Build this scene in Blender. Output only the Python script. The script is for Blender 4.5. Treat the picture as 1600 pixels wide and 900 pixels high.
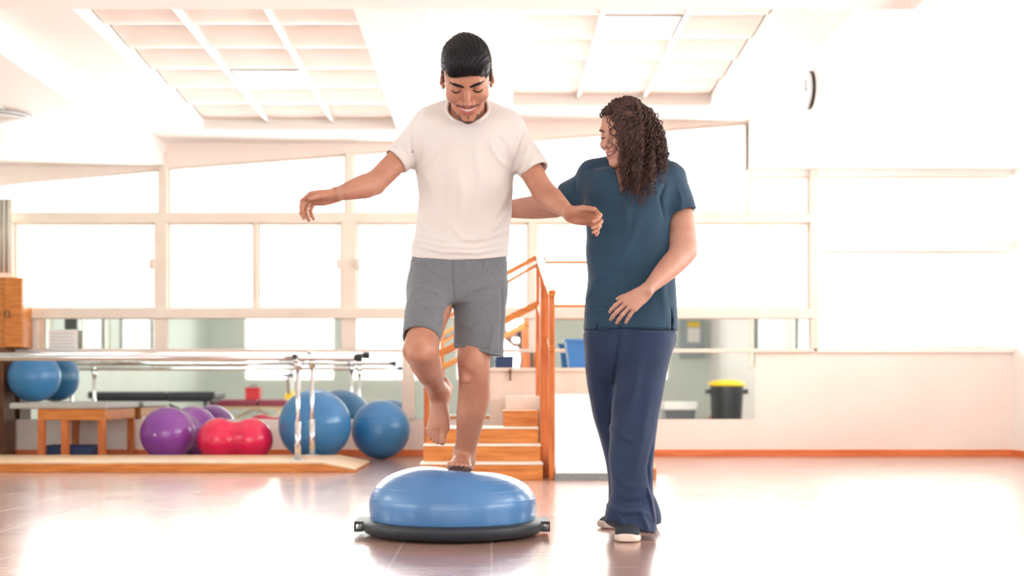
import bpy, math, random
import numpy as np
from mathutils import Vector, Matrix

for o in list(bpy.data.objects):
    bpy.data.objects.remove(o, do_unlink=True)
C = bpy.context.scene.collection
random.seed(7)
rng = np.random.default_rng(7)

# ------------------------------------------------------------------ camera
F = 1930.0            # focal length in pixels of a 1600 wide frame
CX, CY = 768.0, 612.0 # principal point (the photograph is a shifted crop)
HC = 0.53             # camera height
cam_d = bpy.data.cameras.new('camera')
cam = bpy.data.objects.new('camera', cam_d)
C.objects.link(cam)
cam.location = (0, 0, HC)
cam.rotation_euler = (math.pi / 2, 0, 0)
cam_d.sensor_fit = 'HORIZONTAL'
cam_d.sensor_width = 36
cam_d.lens = 36 * F / 1600
cam_d.shift_x = (800 - CX) / 1600
cam_d.shift_y = (CY - 450) / 1600
cam_d.dof.use_dof = True
cam_d.dof.focus_distance = 4.55
cam_d.dof.aperture_fstop = 2.6
bpy.context.scene.camera = cam

# ------------------------------------------------------------------ light
scn = bpy.context.scene
scn.view_settings.view_transform = 'Standard'
scn.view_settings.look = 'None'
scn.view_settings.gamma = 1
scn.view_settings.use_curve_mapping = False
scn.view_settings.exposure = 0.42
w = bpy.data.worlds.new('overcast_sky')
scn.world = w
w.use_nodes = True
w.node_tree.nodes['Background'].inputs[0].default_value = (1.0, 0.985, 0.96, 1)
w.node_tree.nodes['Background'].inputs[1].default_value = 3.1


def area(name, loc, target, sx, sy, power, col=(1, 1, 1)):
    d = bpy.data.lights.new(name, 'AREA')
    d.shape = 'RECTANGLE'
    d.size, d.size_y, d.energy, d.color = sx, sy, power, col
    o = bpy.data.objects.new(name, d)
    C.objects.link(o)
    o.location = loc
    o.rotation_euler = (Vector(target) - Vector(loc)).to_track_quat('-Z', 'Y').to_euler()
    return o


# daylight just outside the windows of the rear, right, left and far walls
area('daylight_rear', (-0.6, -4.25, 1.6), (-0.6, 0, 1.45), 8.5, 1.9, 215, (1, 0.99, 0.98))
area('daylight_right', (4.6, 4.6, 1.6), (0, 4.6, 1.3), 9.5, 1.7, 370, (1, 0.99, 0.97))
area('daylight_left', (-5.95, 3.0, 1.6), (0, 3.0, 1.4), 7.0, 1.6, 160, (0.97, 0.99, 1))
area('daylight_far', (0.0, 10.6, 1.8), (0, 5.0, 1.2), 9.0, 1.6, 380, (1, 0.98, 0.95))


# ------------------------------------------------------------------ helpers
def P(px, py, Y):
    """point of the room seen at pixel (px,py) when it stands at distance Y"""
    return np.array([(px - CX) * Y / F, Y, HC + (CY - py) * Y / F])


def srgb(r, g, b):
    f = lambda c: (c / 255 / 12.92) if c / 255 <= 0.04045 else ((c / 255 + 0.055) / 1.055) ** 2.4
    return (f(r), f(g), f(b), 1)


def mat(name, col, rough=0.5, metal=0.0, col2=None, nscale=8, stretch=(1, 1, 1), bump=0.0, bscale=60,
        sss=0.0, spec=0.5, coat=0.0, sheen=0.0):
    m = bpy.data.materials.new(name)
    m.use_nodes = True
    nt = m.node_tree
    b = nt.nodes['Principled BSDF']
    b.inputs['Base Color'].default_value = col
    b.inputs['Roughness'].default_value = rough
    b.inputs['Metallic'].default_value = metal
    b.inputs['Specular IOR Level'].default_value = spec
    if coat:
        b.inputs['Coat Weight'].default_value = coat
        b.inputs['Coat Roughness'].default_value = 0.12
    if sheen:
        b.inputs['Sheen Weight'].default_value = sheen
        b.inputs['Sheen Roughness'].default_value = 0.5
    if sss:
        b.inputs['Subsurface Weight'].default_value = sss
        b.inputs['Subsurface Radius'].default_value = (1.0, 0.4, 0.25)
        b.inputs['Subsurface Scale'].default_value = 0.012
    tc = nt.nodes.new('ShaderNodeTexCoord')
    mp = nt.nodes.new('ShaderNodeMapping')
    mp.inputs['Scale'].default_value = stretch
    nt.links.new(tc.outputs['Object'], mp.inputs[0])
    if col2 is None:
        col2 = tuple(min(1, c * 0.93) for c in col[:3]) + (1,)
    n = nt.nodes.new('ShaderNodeTexNoise')
    n.inputs['Scale'].default_value = nscale
    n.inputs['Detail'].default_value = 5
    nt.links.new(mp.outputs[0], n.inputs['Vector'])
    r = nt.nodes.new('ShaderNodeValToRGB')
    r.color_ramp.elements[0].position = 0.35
    r.color_ramp.elements[1].position = 0.65
    r.color_ramp.elements[0].color = col2
    r.color_ramp.elements[1].color = col
    nt.links.new(n.outputs['Fac'], r.inputs[0])
    nt.links.new(r.outputs[0], b.inputs['Base Color'])
    if bump:
        n2 = nt.nodes.new('ShaderNodeTexNoise')
        n2.inputs['Scale'].default_value = bscale
        n2.inputs['Detail'].default_value = 4
        nt.links.new(mp.outputs[0], n2.inputs['Vector'])
        bp = nt.nodes.new('ShaderNodeBump')
        bp.inputs['Strength'].default_value = bump
        bp.inputs['Distance'].default_value = 0.01
        nt.links.new(n2.outputs['Fac'], bp.inputs['Height'])
        nt.links.new(bp.outputs[0], b.inputs['Normal'])
    return m


M = {}
M['wall'] = mat('wall_paint_peach', srgb(250, 238, 230), 0.6, col2=srgb(248, 234, 226), nscale=2)
M['wallw'] = mat('wall_paint_white', srgb(250, 246, 242), 0.6, col2=srgb(247, 242, 238), nscale=2)
M['wallg'] = mat('wall_paint_green', srgb(214, 224, 216), 0.6, col2=srgb(220, 228, 221), nscale=2)
M['ceil'] = mat('ceiling_paint', srgb(252, 248, 245), 0.7, col2=srgb(250, 245, 242), nscale=2)
M['tile'] = mat('ceiling_tile', srgb(250, 238, 231), 0.8, col2=srgb(247, 233, 225), nscale=3, bump=0.15, bscale=160)
M['frame'] = mat('window_frame_cream', srgb(242, 230, 218), 0.5, col2=srgb(236, 222, 209), nscale=4)
M['orange'] = mat('baseboard_orange', srgb(236, 132, 78), 0.45, col2=srgb(222, 116, 62), nscale=6, stretch=(0.5, 4, 4))
M['wood'] = mat('orange_wood', srgb(222, 140, 62), 0.4, col2=srgb(196, 110, 42), nscale=5, stretch=(1, 8, 10), bump=0.05)
M['woodv'] = mat('orange_wood_upright', srgb(214, 122, 58), 0.4, col2=srgb(184, 92, 40), nscale=5, stretch=(9, 9, 1), bump=0.05)
M['woodpale'] = mat('pale_wood', srgb(236, 208, 172), 0.4, col2=srgb(220, 186, 146), nscale=5, stretch=(1, 8, 8))
M['woodtop'] = mat('white_laminate', srgb(236, 226, 214), 0.35)
M['wooddark'] = mat('brown_wood', srgb(140, 92, 62), 0.5, col2=srgb(104, 66, 44), nscale=5, stretch=(9, 9, 1))
M['chrome'] = mat('chrome', srgb(225, 225, 228), 0.18, 1.0)
M['steel'] = mat('painted_steel', srgb(206, 208, 210), 0.35, 0.3)
M['black'] = mat('black_plastic', srgb(34, 38, 44), 0.4, bump=0.05, bscale=200)
M['yellow'] = mat('yellow_plastic', srgb(244, 206, 40), 0.4)
M['red'] = mat('red_plastic', srgb(214, 40, 52), 0.4)
M['maroon'] = mat('maroon_vinyl', srgb(142, 46, 72), 0.45)
M['greypad'] = mat('grey_vinyl', srgb(186, 186, 182), 0.4)
M['blackpad'] = mat('black_vinyl', srgb(40, 44, 52), 0.4)
M['white'] = mat('white_plastic', srgb(240, 240, 238), 0.4)
M['paper'] = mat('paper', srgb(244, 240, 238), 0.7)
M['ink'] = mat('printed_grey', srgb(170, 170, 176), 0.7)
M['navy'] = mat('navy_box', srgb(38, 62, 108), 0.5)
M['bluebin'] = mat('blue_plastic', srgb(70, 140, 216), 0.35)
M['cream'] = mat('cream_panel', srgb(246, 226, 212), 0.5)
M['ramp'] = mat('ramp_mat', srgb(236, 238, 240), 0.7, col2=srgb(222, 226, 228), nscale=60, bump=0.3, bscale=220)
M['rampedge'] = mat('ramp_edge', srgb(150, 154, 156), 0.6, col2=srgb(130, 134, 136), nscale=60)
M['ballblue'] = mat('ball_blue', srgb(62, 134, 190), 0.3, col2=srgb(54, 124, 184), nscale=2, coat=0.3)
M['ballpurple'] = mat('ball_purple', srgb(146, 74, 172), 0.25, col2=srgb(132, 60, 160), nscale=2, coat=0.4)
M['ballpink'] = mat('ball_pink', srgb(240, 36, 92), 0.25, col2=srgb(230, 26, 80), nscale=2, coat=0.4)
M['dome'] = mat('dome_rubber', srgb(76, 126, 178), 0.36, col2=srgb(68, 116, 168), nscale=5, coat=0.25, bump=0.03, bscale=180)
M['rubber'] = mat('black_rubber', srgb(34, 42, 50), 0.5, bump=0.1, bscale=300)
M['curtain'] = mat('curtain', srgb(226, 218, 206), 0.8)

mm = bpy.data.materials.new('mirror'); mm.use_nodes = True
b = mm.node_tree.nodes['Principled BSDF']
b.inputs['Base Color'].default_value = (0.80, 0.86, 0.83, 1)
b.inputs['Metallic'].default_value = 1
b.inputs['Roughness'].default_value = 0.02
M['mirror'] = mm

gm = bpy.data.materials.new('window_glass'); gm.use_nodes = True
nt = gm.node_tree
nt.nodes.clear()
out = nt.nodes.new('ShaderNodeOutputMaterial')
tr = nt.nodes.new('ShaderNodeBsdfTransparent'); tr.inputs[0].default_value = (0.97, 0.985, 0.98, 1)
gl = nt.nodes.new('ShaderNodeBsdfGlossy'); gl.inputs['Roughness'].default_value = 0.02
fr = nt.nodes.new('ShaderNodeFresnel'); fr.inputs[0].default_value = 1.45
mx = nt.nodes.new('ShaderNodeMixShader')
nt.links.new(fr.outputs[0], mx.inputs[0]); nt.links.new(tr.outputs[0], mx.inputs[1]); nt.links.new(gl.outputs[0], mx.inputs[2])
nt.links.new(mx.outputs[0], out.inputs[0])
M['glass'] = gm


def emis(name, col, s):
    m = bpy.data.materials.new(name); m.use_nodes = True
    b = m.node_tree.nodes['Principled BSDF']
    b.inputs['Base Color'].default_value = col
    b.inputs['Emission Color'].default_value = col
    b.inputs['Emission Strength'].default_value = s
    return m


M['lamp'] = emis('lamp_diffuser', (1, 0.99, 0.97, 1), 1.3)

# floor: glossy brown laminate planks
fm = bpy.data.materials.new('laminate_floor'); fm.use_nodes = True
nt = fm.node_tree; b = nt.nodes['Principled BSDF']
tc = nt.nodes.new('ShaderNodeTexCoord')
br = nt.nodes.new('ShaderNodeTexBrick')
br.offset = 0.5
br.inputs['Scale'].default_value = 1.0
br.inputs['Brick Width'].default_value = 0.62
br.inputs['Row Height'].default_value = 0.31
br.inputs['Mortar Size'].default_value = 0.004
br.inputs['Color1'].default_value = srgb(182, 144, 130)
br.inputs['Color2'].default_value = srgb(196, 160, 147)
br.inputs['Mortar'].default_value = srgb(206, 182, 172)
mp = nt.nodes.new('ShaderNodeMapping'); mp.inputs['Rotation'].default_value = (0, 0, math.radians(90))
nt.links.new(tc.outputs['Object'], mp.inputs[0]); nt.links.new(mp.outputs[0], br.inputs['Vector'])
ns = nt.nodes.new('ShaderNodeTexNoise'); ns.inputs['Scale'].default_value = 3; ns.inputs['Detail'].default_value = 6
mp2 = nt.nodes.new('ShaderNodeMapping'); mp2.inputs['Scale'].default_value = (1.2, 12, 1)
nt.links.new(tc.outputs['Object'], mp2.inputs[0]); nt.links.new(mp2.outputs[0], ns.inputs['Vector'])
mixc = nt.nodes.new('ShaderNodeMix'); mixc.data_type = 'RGBA'; mixc.blend_type = 'MULTIPLY'
mixc.inputs[0].default_value = 0.35
nt.links.new(br.outputs['Color'], mixc.inputs[6])
rp = nt.nodes.new('ShaderNodeValToRGB'); rp.color_ramp.elements[0].color = (0.6, 0.5, 0.45, 1); rp.color_ramp.elements[1].color = (1, 1, 1, 1)
rp.color_ramp.elements[0].position = 0.3; rp.color_ramp.elements[1].position = 0.7
nt.links.new(ns.outputs['Fac'], rp.inputs[0]); nt.links.new(rp.outputs[0], mixc.inputs[7])
nt.links.new(mixc.outputs[2], b.inputs['Base Color'])
n3 = nt.nodes.new('ShaderNodeTexNoise'); n3.inputs['Scale'].default_value = 4
mr = nt.nodes.new('ShaderNodeMapRange'); mr.inputs['To Min'].default_value = 0.16; mr.inputs['To Max'].default_value = 0.30
nt.links.new(tc.outputs['Object'], n3.inputs['Vector'])
nt.links.new(n3.outputs['Fac'], mr.inputs['Value']); nt.links.new(mr.outputs[0], b.inputs['Roughness'])
b.inputs['Specular IOR Level'].default_value = 0.7
b.inputs['Coat Weight'].default_value = 0.5
b.inputs['Coat Roughness'].default_value = 0.2
b.inputs['Coat IOR'].default_value = 1.6
bp = nt.nodes.new('ShaderNodeBump'); bp.inputs['Strength'].default_value = 0.25; bp.inputs['Distance'].default_value = 0.002
nt.links.new(br.outputs['Fac'], bp.inputs['Height']); bp.invert = True
nt.links.new(bp.outputs[0], b.inputs['Normal'])
M['floor'] = fm


class MB:
    """collects shapes for ONE mesh; coordinates are world coordinates"""
    def __init__(s):
        s.v = []; s.f = []

    def add(s, vs, fs):
        k = len(s.v)
        s.v += [tuple(float(c) for c in p) for p in vs]
        s.f += [tuple(i + k for i in f) for f in fs]
        return s

    def box(s, x0, x1, y0, y1, z0, z1):
        vs = [(x, y, z) for z in (z0, z1) for y in (y0, y1) for x in (x0, x1)]
        return s.add(vs, [(0, 2, 3, 1), (4, 5, 7, 6), (0, 1, 5, 4), (2, 6, 7, 3), (0, 4, 6, 2), (1, 3, 7, 5)])

    def prism(s, poly, axis, a0, a1):
        """poly: list of 2D points in the plane normal to axis ('x','y','z')"""
        n = len(poly)
        def pt(p, a):
            return {'x': (a, p[0], p[1]), 'y': (p[0], a, p[1]), 'z': (p[0], p[1], a)}[axis]
        vs = [pt(p, a0) for p in poly] + [pt(p, a1) for p in poly]
        fs = [tuple(range(n))[::-1], tuple(range(n, 2 * n))]
        fs += [(i, (i + 1) % n, n + (i + 1) % n, n + i) for i in range(n)]
        return s.add(vs, fs)

    def bar(s, a, b, w, h, up=(0, 0, 1)):
        a, b = Vector(a), Vector(b)
        d = (b - a).normalized()
        r = d.cross(Vector(up))
        if r.length < 1e-4: r = d.cross(Vector((0, 1, 0)))
        r.normalize(); u = r.cross(d).normalized()
        vs = []
        for p in (a, b):
            for sx, sz in ((-1, -1), (1, -1), (1, 1), (-1, 1)):
                vs.append(p + r * sx * w / 2 + u * sz * h / 2)
        return s.add(vs, [(3, 2, 1, 0), (4, 5, 6, 7), (0, 1, 5, 4), (1, 2, 6, 5), (2, 3, 7, 6), (3, 0, 4, 7)])

    def tube(s, pts, r, n=12, cap=True):
        pts = [Vector([float(c) for c in p]) for p in pts]
        rs = r if hasattr(r, '__len__') else [r] * len(pts)
        vs = []; fs = []
        prev = None
        for i, p in enumerate(pts):
            d = (pts[min(i + 1, len(pts) - 1)] - pts[max(i - 1, 0)]).normalized()
            if prev is None:
                u = d.orthogonal().normalized()
            else:
                u = (prev - d * prev.dot(d)).normalized()
            prev = u
            v = d.cross(u)
            for k in range(n):
                a = 2 * math.pi * k / n
                vs.append(p + (u * math.cos(a) + v * math.sin(a)) * rs[i])
        for i in range(len(pts) - 1):
            for k in range(n):
                k2 = (k + 1) % n
                fs.append((i * n + k, i * n + k2, (i + 1) * n + k2, (i + 1) * n + k))
        if cap:
            fs.append(tuple(range(n))[::-1]); fs.append(tuple((len(pts) - 1) * n + k for k in range(n)))
        return s.add(vs, fs)

    def lathe(s, prof, cx, cy, n=48):
        """prof: list of (r,z) about the vertical through cx,cy"""
        vs = []; fs = []
        for r, z in prof:
            for k in range(n):
                a = 2 * math.pi * k / n
                vs.append((cx + r * math.cos(a), cy + r * math.sin(a), z))
        for i in range(len(prof) - 1):
            for k in range(n):
                k2 = (k + 1) % n
                fs.append((i * n + k, i * n + k2, (i + 1) * n + k2, (i + 1) * n + k))
        fs.append(tuple(range(n))[::-1]); fs.append(tuple((len(prof) - 1) * n + k for k in range(n)))
        return s.add(vs, fs)


def link(name, v, f, m, parent=None, origin=None, smooth=False, bevel=0.0):
    if parent is not None:
        origin = parent['_o'] if '_o' in parent else (0, 0, 0)
    if origin is None:
        origin = (0, 0, 0)
    v = np.asarray(v, dtype=float) - np.asarray(origin, dtype=float)
    me = bpy.data.meshes.new(name)
    me.from_pydata(v.tolist(), [], f if isinstance(f, list) else f.tolist())
    me.update()
    me.materials.append(m)
    o = bpy.data.objects.new(name, me)
    C.objects.link(o)
    if parent is not None:
        o.parent = parent
    else:
        o.location = tuple(float(c) for c in origin)
    o['_o'] = [float(c) for c in origin]
    if smooth:
        me.polygons.foreach_set('use_smooth', [True] * len(me.polygons))
    if bevel:
        bv = o.modifiers.new('bevel', 'BEVEL'); bv.width = bevel; bv.segments = 2; bv.limit_method = 'ANGLE'
    return o


def build(name, mb, m, parent=None, origin=None, smooth=False, bevel=0.0):
    return link(name, mb.v, mb.f, m, parent, origin, smooth, bevel)


def thing(name, label, cat, loc, group=None):
    o = bpy.data.objects.new(name, None)
    C.objects.link(o)
    o.location = tuple(float(c) for c in loc); o.empty_display_size = 0.1
    o['_o'] = [float(c) for c in loc]
    return tag(o, label, cat, group)


def tag(o, label, cat, group=None):
    o['label'] = label; o['category'] = cat
    if group: o['group'] = group
    return o


def struct(name, mb, m, label=None, parent=None, bevel=0.0):
    o = build(name, mb, m, parent, bevel=bevel)
    if parent is None:
        o['kind'] = 'structure'
        if label: o['label'] = label
    return o


# ------------------------------------------------------------------ the room
XL, XR, YB, YF = -5.6, 4.3, -4.0, 10.2
K = YF / F
wx = lambda px: (px - CX) * K
wz = lambda py: HC + (CY - py) * K

struct('floor', MB().box(XL - .3, XR + .3, YB - .3, YF + .3, -0.1, 0), M['floor'], 'glossy brown laminate plank floor')

# ceiling in steps, with two coffers
ZL, ZM, ZR, ZE = 2.39, 2.58, 2.76, 2.36
XS1, XS2, XS3 = -2.7, -0.35, 2.12
CO = [(-2.245, -0.74, 9.67, 0.4983, ZM), (0.16, 1.70, 9.63, 0.513, ZR)]
NR = 8
c = MB()
T = 3.1
c.box(XL - .3, XS1, YB - .3, YF + .3, ZL, T)
for (x0, x1, yf, ts, z), (a, b_) in zip(CO, ((XS1, XS2), (XS2, XS3))):
    yn = yf - NR * ts
    c.box(a, x0, YB - .3, YF + .3, z, T); c.box(x1, b_, YB - .3, YF + .3, z, T)
    c.box(x0, x1, yf, YF + .3, z, T); c.box(x0, x1, YB - .3, yn, z, T)
    c.box(x0, x1, yn, yf, z + 0.16, T)
c.box(XS3, XR + .3, YB - .3, YF + .3, ZE, T)
ceiling = struct('ceiling', c, M['ceil'], 'white stepped ceiling with two recessed tile fields')
# cross beam nearest the camera and coffer tiles
cb = MB().box(XL, XR, 5.55, 6.2, 2.45, 3.05)
struct('trim_1', cb, M['ceil'], 'pale beam crossing the ceiling')
def sag_tile(mb, x0, x1, y0, y1, z, s):
    n = 8; vs = []; fs = []
    for j in range(n + 1):
        for i in range(n + 1):
            u, v = i / n, j / n
            d = (1 - (2 * v - 1) ** 4) * (0.6 + 0.4 * (1 - (2 * u - 1) ** 4)) * s
            sk = 0.035 * (1 - v)
            vs.append((x0 + (x1 - x0) * u, y0 + (y1 - y0) * v, z - d + sk))
    for j in range(n):
        for i in range(n):
            k = j * (n + 1) + i
            fs.append((k, k + n + 1, k + n + 2, k + 1))
    mb.add(vs, fs)
lights = {(0, 1, 6): 0, (0, 1, 2): 1, (1, 1, 3): 2}
for ci, (x0, x1, yf, ts, z) in enumerate(CO):
    tm = MB(); gr = MB()
    tw = (x1 - x0) / 3
    for r_ in range(NR):
        for q in range(3):
            if (ci, q, r_) in lights:
                continue
            sag_tile(tm, x0 + q * tw + .008, x0 + (q + 1) * tw - .008, yf - (r_ + 1) * ts + .006, yf - r_ * ts - .006, z + 0.085, 0.02)
    for q in (1, 2):
        gr.box(x0 + q * tw - .012, x0 + q * tw + .012, yf - NR * ts, yf, z + 0.05, z + 0.13)
    for r_ in range(NR + 1):
        gr.box(x0, x1, yf - r_ * ts - .006, yf - r_ * ts + .006, z + 0.085, z + 0.13)
    o = build('ceiling_tiles', tm, M['tile'], ceiling, smooth=True); o['label'] = 'pinkish sagging ceiling tiles'
    o = build('ceiling_grid', gr, M['white'], ceiling)
for (ci, q, r_), li in lights.items():
    x0, x1, yf, ts, z = CO[ci]; tw = (x1 - x0) / 3
    X0, X1, Y0, Y1 = x0 + q * tw + .02, x0 + (q + 1) * tw - .02, yf - (r_ + 1) * ts + .015, yf - r_ * ts - .015
    t = thing('ceiling_light', ['square ceiling light panel in the left tile field, nearest the camera',
                                'square ceiling light panel in the left tile field, towards the far windows',
                                'square ceiling light panel in the right tile field'][li], 'ceiling light', ((X0 + X1) / 2, (Y0 + Y1) / 2, z + .1), 'ceiling light panels')
    fmb = MB()
    fmb.box(X0, X1, Y0, Y0 + .02, z + .075, z + .125); fmb.box(X0, X1, Y1 - .02, Y1, z + .075, z + .125)
    fmb.box(X0, X0 + .02, Y0 + .02, Y1 - .02, z + .075, z + .125); fmb.box(X1 - .02, X1, Y0 + .02, Y1 - .02, z + .075, z + .125)
    build('frame', fmb, M['white'], t); build('diffuser', MB().box(X0 + .02, X1 - .02, Y0 + .02, Y1 - .02, z + .09, z + .12), M['lamp'], t)

# round ceiling lamp and small recess of the low left ceiling
cl = P(2, 186, 8.3)
t = thing('round_ceiling_lamp', 'round shallow ceiling lamp on the low left part of the ceiling', 'ceiling light', (cl[0], cl[1], ZL))
build('base', MB().lathe([(0.2, ZL), (0.21, ZL - .02), (0.2, ZL - .03)], cl[0], cl[1]), M['steel'], t, smooth=True)
build('diffuser', MB().lathe([(0.19, ZL - .028), (0.16, ZL - .05), (0.09, ZL - .062), (0.01, ZL - .066)], cl[0], cl[1]), M['white'], t, smooth=True)
struct('trim_2', MB().box(XL, -3.2, 6.2, 9.73, ZL - 0.012, ZL), M['wallg'], 'flat grey panel on the low left ceiling')

# far wall, built of solid pieces round its windows
D0, D1 = YF, YF + 0.16
m = MB()
def seg(mb, px0, px1, py0, py1, y0=D0, y1=D1):
    mb.box(wx(px0), wx(px1), y0, y1, wz(py1), wz(py0))
XLp, XRp = CX + (XL - .1) / K, CX + (XR + .1) / K
m.box(XL - .1, XR + .1, D0, D1, 0, wz(655))                 # low wall
seg(m, 1180, XRp, 548, 655)
seg(m, XLp, 22, 548, 655)
struct('wall_far', m, M['wall'], 'low peach wall under the windows')
# header with sloping lower edge
hd = [(XL - .1, 2.12), (wx(0), 2.23), (wx(256), 2.38), (wx(1170), 2.755), (wx(1170), 2.36 - .0), (XR + .1, 2.30), (XR + .1, 3.1), (XL - .1, 3.1)]
hd = [(XL - .1, 2.10), (wx(0), 2.225), (wx(256), 2.375), (XS3, 2.755), (XS3, 3.1), (XL - .1, 3.1)]
m = MB().prism(hd, 'y', D0, D1)
struct('trim_12', MB().box(XS3, XR + .1, D0, D1, 2.31, 3.1), M['wallw'], 'header above the right windows, whitened for glare')  # this header piece is white instead of peach to imitate overexposure
struct('trim_3', m, M['wall'], 'sloping header above the far windows')
# posts and rails of the window wall
m = MB()
fr0 = D0 - 0.03
m.box(XL - .1, wx(1270), fr0, D1, wz(348), wz(334))
m.box(XL - .1, wx(1270), fr0 - .02, D1, wz(498), wz(483))
m.box(XL - .1, wx(1270), fr0, D1, wz(551), wz(545))
for a, b_ in ((243, 262), (534, 557), (826, 838), (1265, 1276)):
    m.box(wx(a), wx(b_), fr0, D1, wz(545), wz(348))
for a, b_ in ((249, 262), (541, 551), (1265, 1276)):
    m.box(wx(a), wx(b_), fr0, D1, wz(335), 2.5 if a < 900 else 2.36)
m.box(wx(397), wx(403), fr0 + .01, D1, wz(483), wz(348))
m2 = MB().box(wx(1276), XR + .1, fr0, D1, wz(393), wz(376))
m2.box(wx(1276), wx(1288), fr0, D1, wz(545), wz(393))
m2.box(wx(1276), XR + .1, fr0, D1, wz(551), wz(543))
M['frame_glare'] = mat('window_frame_white', srgb(252, 247, 242), 0.5, col2=srgb(249, 243, 238), nscale=4)  # cream frame colour lifted to near white, imitating the daylight glare
struct('trim_13', m2, M['frame_glare'], 'posts and rails of the right windows, whitened for glare', bevel=0.004)
m.box(wx(0), wx(22), fr0, D1, wz(545), wz(348))
m.box(wx(628), wx(648), D0 - .015, D1, wz(655), wz(551))
m.box(wx(10), wx(60), D0 - .015, D1, wz(545), wz(498))
m.box(XS3 - .015, XS3 + .02, fr0, D1, wz(335), 2.36)
struct('trim_4', m, M['frame'], 'cream posts and rails of the far window wall', bevel=0.004)
# the panes, one window each
wins = [(-260, 249, None, 334), (262, 541, None, 334), (551, 1168, None, 334), (1170, 1265, None, 334),
        (-260, -2, 348, 483), (22, 243, 348, 483), (262, 397, 348, 483), (403, 534, 348, 483), (557, 826, 348, 483), (838, 1265, 348, 483),
        (1276, 1590, None, 376), (1288, 1590, 393, 543)]
def hz(x):
    return float(np.interp(x, [XL - .1, wx(0), wx(256), XS3, XS3 + .01, XR], [2.10, 2.225, 2.375, 2.755, 2.31, 2.31]))
for i, (a, b_, y0, y1) in enumerate(wins):
    xa, xb = max(wx(a), XL), min(wx(b_), XR)
    zt0 = hz(xa + .02) if y0 is None else wz(y0); zt1 = hz(xb - .02) if y0 is None else wz(y0)
    zb = wz(y1); s = 0.018
    sm = MB()
    sm.prism([(xa, zb), (xb, zb), (xb, zb + s), (xa, zb + s)], 'y', D0 + .02, D0 + .06)
    sm.prism([(xa, zt0 - s), (xb, zt1 - s), (xb, zt1), (xa, zt0)], 'y', D0 + .02, D0 + .06)
    sm.box(xa, xa + s, D0 + .02, D0 + .06, zb + s, zt0 - s); sm.box(xb - s, xb, D0 + .02, D0 + .06, zb + s, zt1 - s)
    wnd = struct('window_%d' % (i + 1), sm, M['frame'])
    build('glass_pane', MB().prism([(xa + s, zb + s), (xb - s, zb + s), (xb - s, zt1 - s), (xa + s, zt0 - s)], 'y', D0 + .037, D0 + .043), M['glass'], wnd)
    hp = {5: [240], 7: [531], 8: [560]}.get(i, [])
    for h in hp:
        hm = MB().box(wx(h - 4), wx(h + 4), D0 - .06, D0 + .02, wz(421), wz(405)).box(wx(h - 2), wx(h + 2), D0 - .075, D0 - .06, wz(418), wz(408))
        ho = build('latch', hm, M['frame'], wnd, bevel=.003); ho['label'] = 'cream window latch'
# mirrors: tall strip above the low wall and a second one above it
mr_ = []
for n_, (a, b_, y0, y1) in enumerate([(22, 628, 551, 655), (648, 1180, 551, 655)]):
    o = struct('trim_%d' % (5 + n_), MB().box(wx(a), wx(b_), D0 + .0, D0 + .02, wz(y1), wz(y0)), M['mirror'], 'wall mirror strip above the low wall')
for n_, (a, b_) in enumerate([(60, 243), (262, 534), (557, 826), (838, 1265)]):
    o = struct('trim_%d' % (7 + n_), MB().box(wx(a), wx(b_), D0 + .0, D0 + .02, wz(545), wz(498)), M['mirror'], 'narrow mirror pane under the windows')
struct('trim_11', MB().box(wx(-300), wx(1180), D0 + .02, D1, wz(655), wz(498)).box(wx(1180), wx(1265), D0 + .02, D1, wz(551), wz(498)), M['wallw'])
struct('baseboard_far', MB().box(XL, XR, YF - .018, YF, 0, 0.052), M['orange'], 'orange baseboard', bevel=.003)

# side and rear walls with their windows
def wall_with_windows(name, axis, c0, c1, a0, a1, opens, z0, z1, m_, top=2.9, start=1):
    mb = MB()
    def bx(p, q, za, zb_):
        if q - p < 1e-4: return
        if axis == 'x': mb.box(c0, c1, p, q, za, zb_)
        else: mb.box(p, q, c0, c1, za, zb_)
    cur = a0
    for p, q in opens:
        bx(cur, p, 0, top); bx(p, q, 0, z0); bx(p, q, z1, top); cur = q
    bx(cur, a1, 0, top)
    wall = struct(name, mb, m_)
    cm = (c0 + c1) / 2
    for i, (p, q) in enumerate(opens):
        fm_ = MB(); s = .04
        for (u0, u1, v0, v1) in ((p, q, z0, z0 + s), (p, q, z1 - s, z1), (p, p + s, z0 + s, z1 - s), (q - s, q, z0 + s, z1 - s), ((p + q) / 2 - s / 2, (p + q) / 2 + s / 2, z0 + s, z1 - s)):
            if axis == 'x': fm_.box(cm - .03, cm + .03, u0, u1, v0, v1)
            else: fm_.box(u0, u1, cm - .03, cm + .03, v0, v1)
        wd = struct('window_%d' % (start + i), fm_, M['frame'])
        if axis == 'x': g = MB().box(cm - .003, cm + .003, p + s, q - s, z0 + s, z1 - s)
        else: g = MB().box(p + s, q - s, cm - .003, cm + .003, z0 + s, z1 - s)
        build('glass_pane', g, M['glass'], wd)
wall_with_windows('wall_right', 'x', XR, XR + .15, YB, YF, [(-.3, 2.2), (2.5, 5.0), (5.3, 7.6), (7.9, 9.9)], .9, 2.3, M['wallw'], start=13)
wall_with_windows('wall_left', 'x', XL - .15, XL, YB, YF, [(-.4, 1.8), (2.2, 4.2), (4.6, 6.4)], .9, 2.25, M['wallg'], start=17)
wall_with_windows('wall_rear', 'y', YB - .15, YB, XL, XR, [(-4.9, -3.1), (-2.8, -1.0), (-.7, 1.1), (1.9, 3.5)], .75, 2.4, M['wallg'], start=20)
struct('baseboard_right', MB().box(XR - .018, XR, YB, YF - .018, 0, 0.052), M['orange'])


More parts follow.
